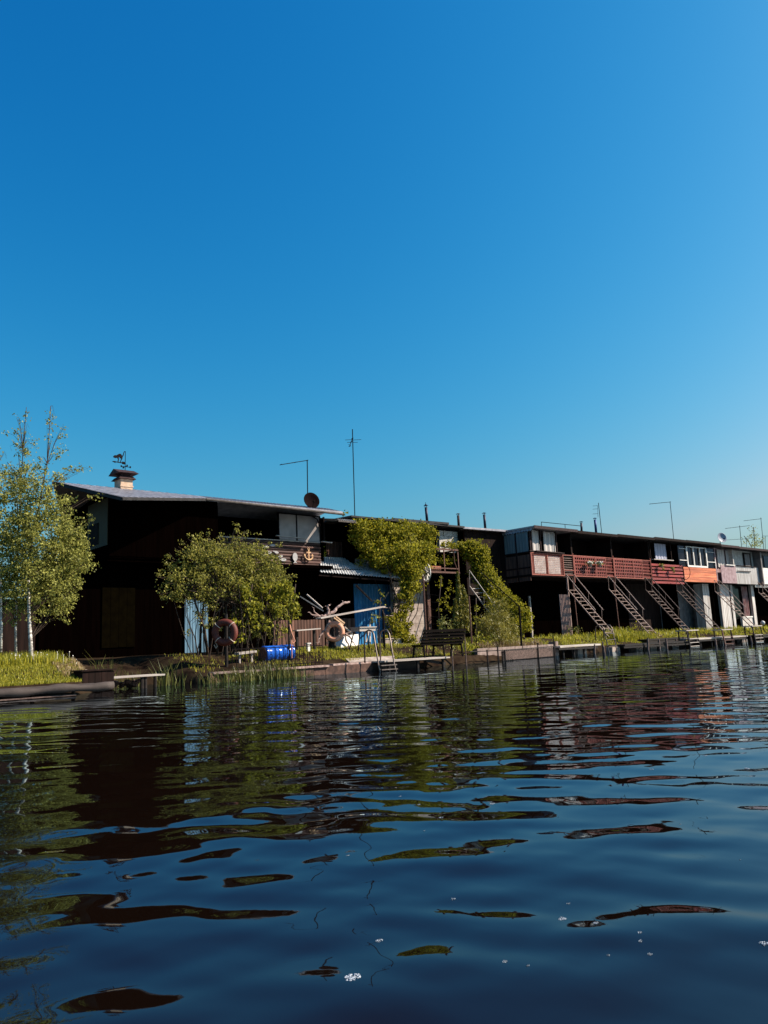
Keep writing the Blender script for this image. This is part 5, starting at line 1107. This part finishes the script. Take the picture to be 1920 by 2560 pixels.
for px, n, h, lab in ((530, 60, .45, 'reed clump at the shaded end of the quay'), (570, 90, .5, 'reed clump in front of the dark red ring'), (612, 110, .55, 'reed clump below the shrub stems'), (655, 130, .6, 'dense reed clump under the barrel left end'), (690, 150, .62, 'densest reed clump below the blue barrel'), (725, 120, .55, 'reed clump below the barrel right end'), (755, 50, .35, 'short reeds under the rope post')):
    reed(px, 1703, .72, n, h, .2, lab)
# grass, flowers
def grass(n, x0, x1, y0, y1, h, wd, keep=None, patch=-1.1):
    x = rng.uniform(x0, x1, n); y = shore(x) + y0 + (y1 - y0) * rng.uniform(0, 1, n) ** 1.2
    k = (np.sin(x * 2.3) + np.sin(y * 3.1 + x) + np.sin(x * .7 + 2) * .8 + rng.normal(size=n) * .8) > patch
    if keep is not None: k &= keep(x, y)
    x, y = x[k], y[k]; return blades(np.stack([x, y, gz(x, y) - .01], 1), h, wd)
g = [grass(30000, 3.5, 8.3, .25, 4.2, .085, .009, patch=-1), grass(5000, 3.5, 8.0, 1.9, 4.5, .3, .01, patch=-.4), grass(15000, 15.4, 22.5, .5, 4.6, .1, .01, patch=-.5, keep=lambda x, y: ~((x < 17) & (y < 2.1))), grass(1800, 11.4, 15.4, .3, 2.8, .12, .01, patch=-.2),
     grass(17000, 30, 46, .5, 3.6, .09, .016, patch=-.35), grass(16000, 46, 64, .3, 3.4, .07, .018, patch=.1), grass(3000, 33, 62, 1.2, 3.4, .26, .018), grass(2600, 37.5, 41.0, .9, 2.4, .45, .018), grass(2500, 23.5, 30, 1.0, 3.5, .25, .012)]
tag(np_mesh('grass', np.concatenate(g), 4, 'grassleaf'), 'short sunlit grass on the banks and lawns', 'grass', kind='stuff')
g = [grass(2600, 25, 30.5, .9, 1.4, .3, .012), grass(1500, 7.2, 8.4, .9, 2.4, .12, .01)]
tag(np_mesh('dry_grass', np.concatenate(g), 4, 'straw'), 'dry straw grass hanging over the concrete wall', 'grass', kind='stuff')
q = MB()
for _ in range(30):
    px = rnd.choice([rnd.uniform(0, 60), rnd.uniform(30, 130), rnd.uniform(100, 200), rnd.uniform(145, 185)]); x = P(px, 1650, y=2.8).x + rnd.uniform(-.2, .2); y = rnd.uniform(2.2, 3.6); z = float(gz(x, y)) + rnd.uniform(.1, .3); r = rnd.uniform(.01, .02)
    q.lathe([(r * .3, -r * .3), (r, 0), (r * .3, r * .4)], (x, y, z), (rnd.uniform(-1, 1), -1, .8), 6); q.tube([(x, y, z), (x, y + .02, float(gz(x, y)))], .003, 3)
tag(recenter(q.build('wildflowers', 'petal'), (6, 2.8, .5)), 'scattered white wildflowers along the birch lawn', 'flowers', kind='stuff')
q = MB()
for _ in range(60):
    x = rnd.uniform(7.6, 8.9); y = 2.0 + rnd.uniform(0, 1.1); r = rnd.uniform(.03, .09); q.lathe([(r * .4, -r * .3), (r, 0), (r * .6, r * .4), (.01, r * .5)], (x, y, float(gz(x, y))), (rnd.uniform(-.3, .3), rnd.uniform(-.3, .3), 1), 6)
tag(recenter(q.build('gravel', 'concrete'), (8.2, 2.5, .5)), 'pale gravel patch behind the birch lawn', 'gravel', kind='stuff')
# flower pots on the balconies
def flowerpot(px, py, w_, label, trail=False):
    c = P(px, py, y=YB - .28); k = mpp(c) * w_ / 10
    t = thing('flower_pot', (c.x, c.y, c.z - 4.5 * k), label, 'flower pot', 'flower pots hung on the balconies')
    q = MB(); q.lathe([(3.2 * k, -4.5 * k), (4.6 * k, 2 * k), (5 * k, 2.2 * k), (5 * k, 3 * k), (4.2 * k, 3 * k), (4.0 * k, 1.5 * k)], c, (0, 0, 1), 14); q.build('pot', 'pot', t, True)
    q = MB(); q.tube([c + Vector((0, .25, 9 * k)), c + Vector((0, .12, 8 * k)), c + Vector((0, .0, 3 * k))], .01, 5); q.build('hanger', 'iron', t)
    n = 170; cc = np.array(c) + rng.normal(size=(n, 3)) * np.array([4.2, 3, 1.8]) * k + np.array([0, 0, 4.5 * k])
    if trail: cc = np.concatenate([cc, np.array(c) + np.stack([rng.normal(size=60) * 2 * k + np.linspace(0, 9, 60) * k, np.full(60, -.02), -np.linspace(0, 12, 60) * k], 1) + rng.normal(size=(60, 3)) * .03])
    np_mesh('foliage', leaf_quads(cc, .09), 4, 'shrubleaf', t)
    if not trail:
        q = MB()
        for _ in range(26):
            p = c + Vector((rnd.gauss(0, 4.4) * k, rnd.gauss(-1, 2.5) * k, rnd.uniform(4, 8) * k)); q.lathe([(.02, -.02), (.05, 0), (.02, .03)], p, (rnd.uniform(-.5, .5), -1, .6), 6)
        q.build('blossoms', 'petal', t)
flowerpot(1475, 1413, 11, 'white flowering pot hung on the lattice nearer the mesh balcony')
flowerpot(1499, 1413, 11, 'white flowering pot hung on the lattice beside the gate')
flowerpot(1654, 1416, 7.5, 'pot with thin upright plant on the red plank balcony', True)
flowerpot(1682, 1424, 6, 'small trailing pot near the right end of the red planks', True)
# grey shed far left
a, b_ = P(-160, 1590, y=7.5).x, P(88, 1590, y=7.5).x
SHD = thing('shed', ((a + b_) / 2, 8, .8), 'low dark shed half hidden behind the birches', 'shed')
q = MB(); q.box(a, b_, 7.5, 9.5, .5, 2.9); q.build('wall', 'darkbrown', SHD); q = MB(); q.hexa([(a - .2, 7.2, 2.95), (b_ + .05, 7.2, 2.95), (b_ + .05, 9.7, 3.2), (a - .2, 9.7, 3.2), (a - .2, 7.2, 3.05), (b_ + .05, 7.2, 3.05), (b_ + .05, 9.7, 3.3), (a - .2, 9.7, 3.3)]); q.build('roof', 'roofdark', SHD)
# foam flecks drifting on the water
for i, (px, py, w_) in enumerate(((880, 2450, 46), (947, 2347, 20), (1405, 2296, 24), (1489, 2311, 17), (1600, 2341, 14), (1602, 2361, 14), (1625, 2391, 14), (1909, 2364, 26), (1132, 2243, 14), (1420, 2254, 9), (1262, 2410, 14), (1521, 2392, 9), (1320, 2422, 9), (1628, 1924, 12), (1416, 1948, 9), (1102, 2047, 12), (1048, 2009, 10), (1229, 2008, 16), (1868, 1919, 16), (1764, 1891, 12), (1060, 2080, 6), (870, 2140, 10), (1000, 1990, 7), (1850, 2150, 5), (1700, 2060, 5))):
    c = P(px, py, z=0); k = mpp(c); q = MB(); R0 = w_ * k / 2; zz_ = float(wz(np.array(c.x), np.array(c.y)))
    for _ in range(int(8 + w_ * 1.3)):
        a = rnd.uniform(0, 6.28); d = R0 * math.sqrt(rnd.random()) ; r = R0 * rnd.choice((.06, .08, .1, .13, .2))
        q.lathe([(r, -.004), (r * .95, r * .12), (r * .6, r * .36), (.001, r * .46)], (c.x + math.cos(a) * d, c.y + math.sin(a) * d * .8, zz_ + .001), (0, 0, 1), 8)
    where = ('largest foam fleck floating nearest the camera' if i == 0 else 'small white foam fleck drifting on the dark blue water')
    o = solo(q, 'foam_fleck', 'foam', (c.x, c.y, zz_), where, 'foam', 'foam flecks on the water', True)
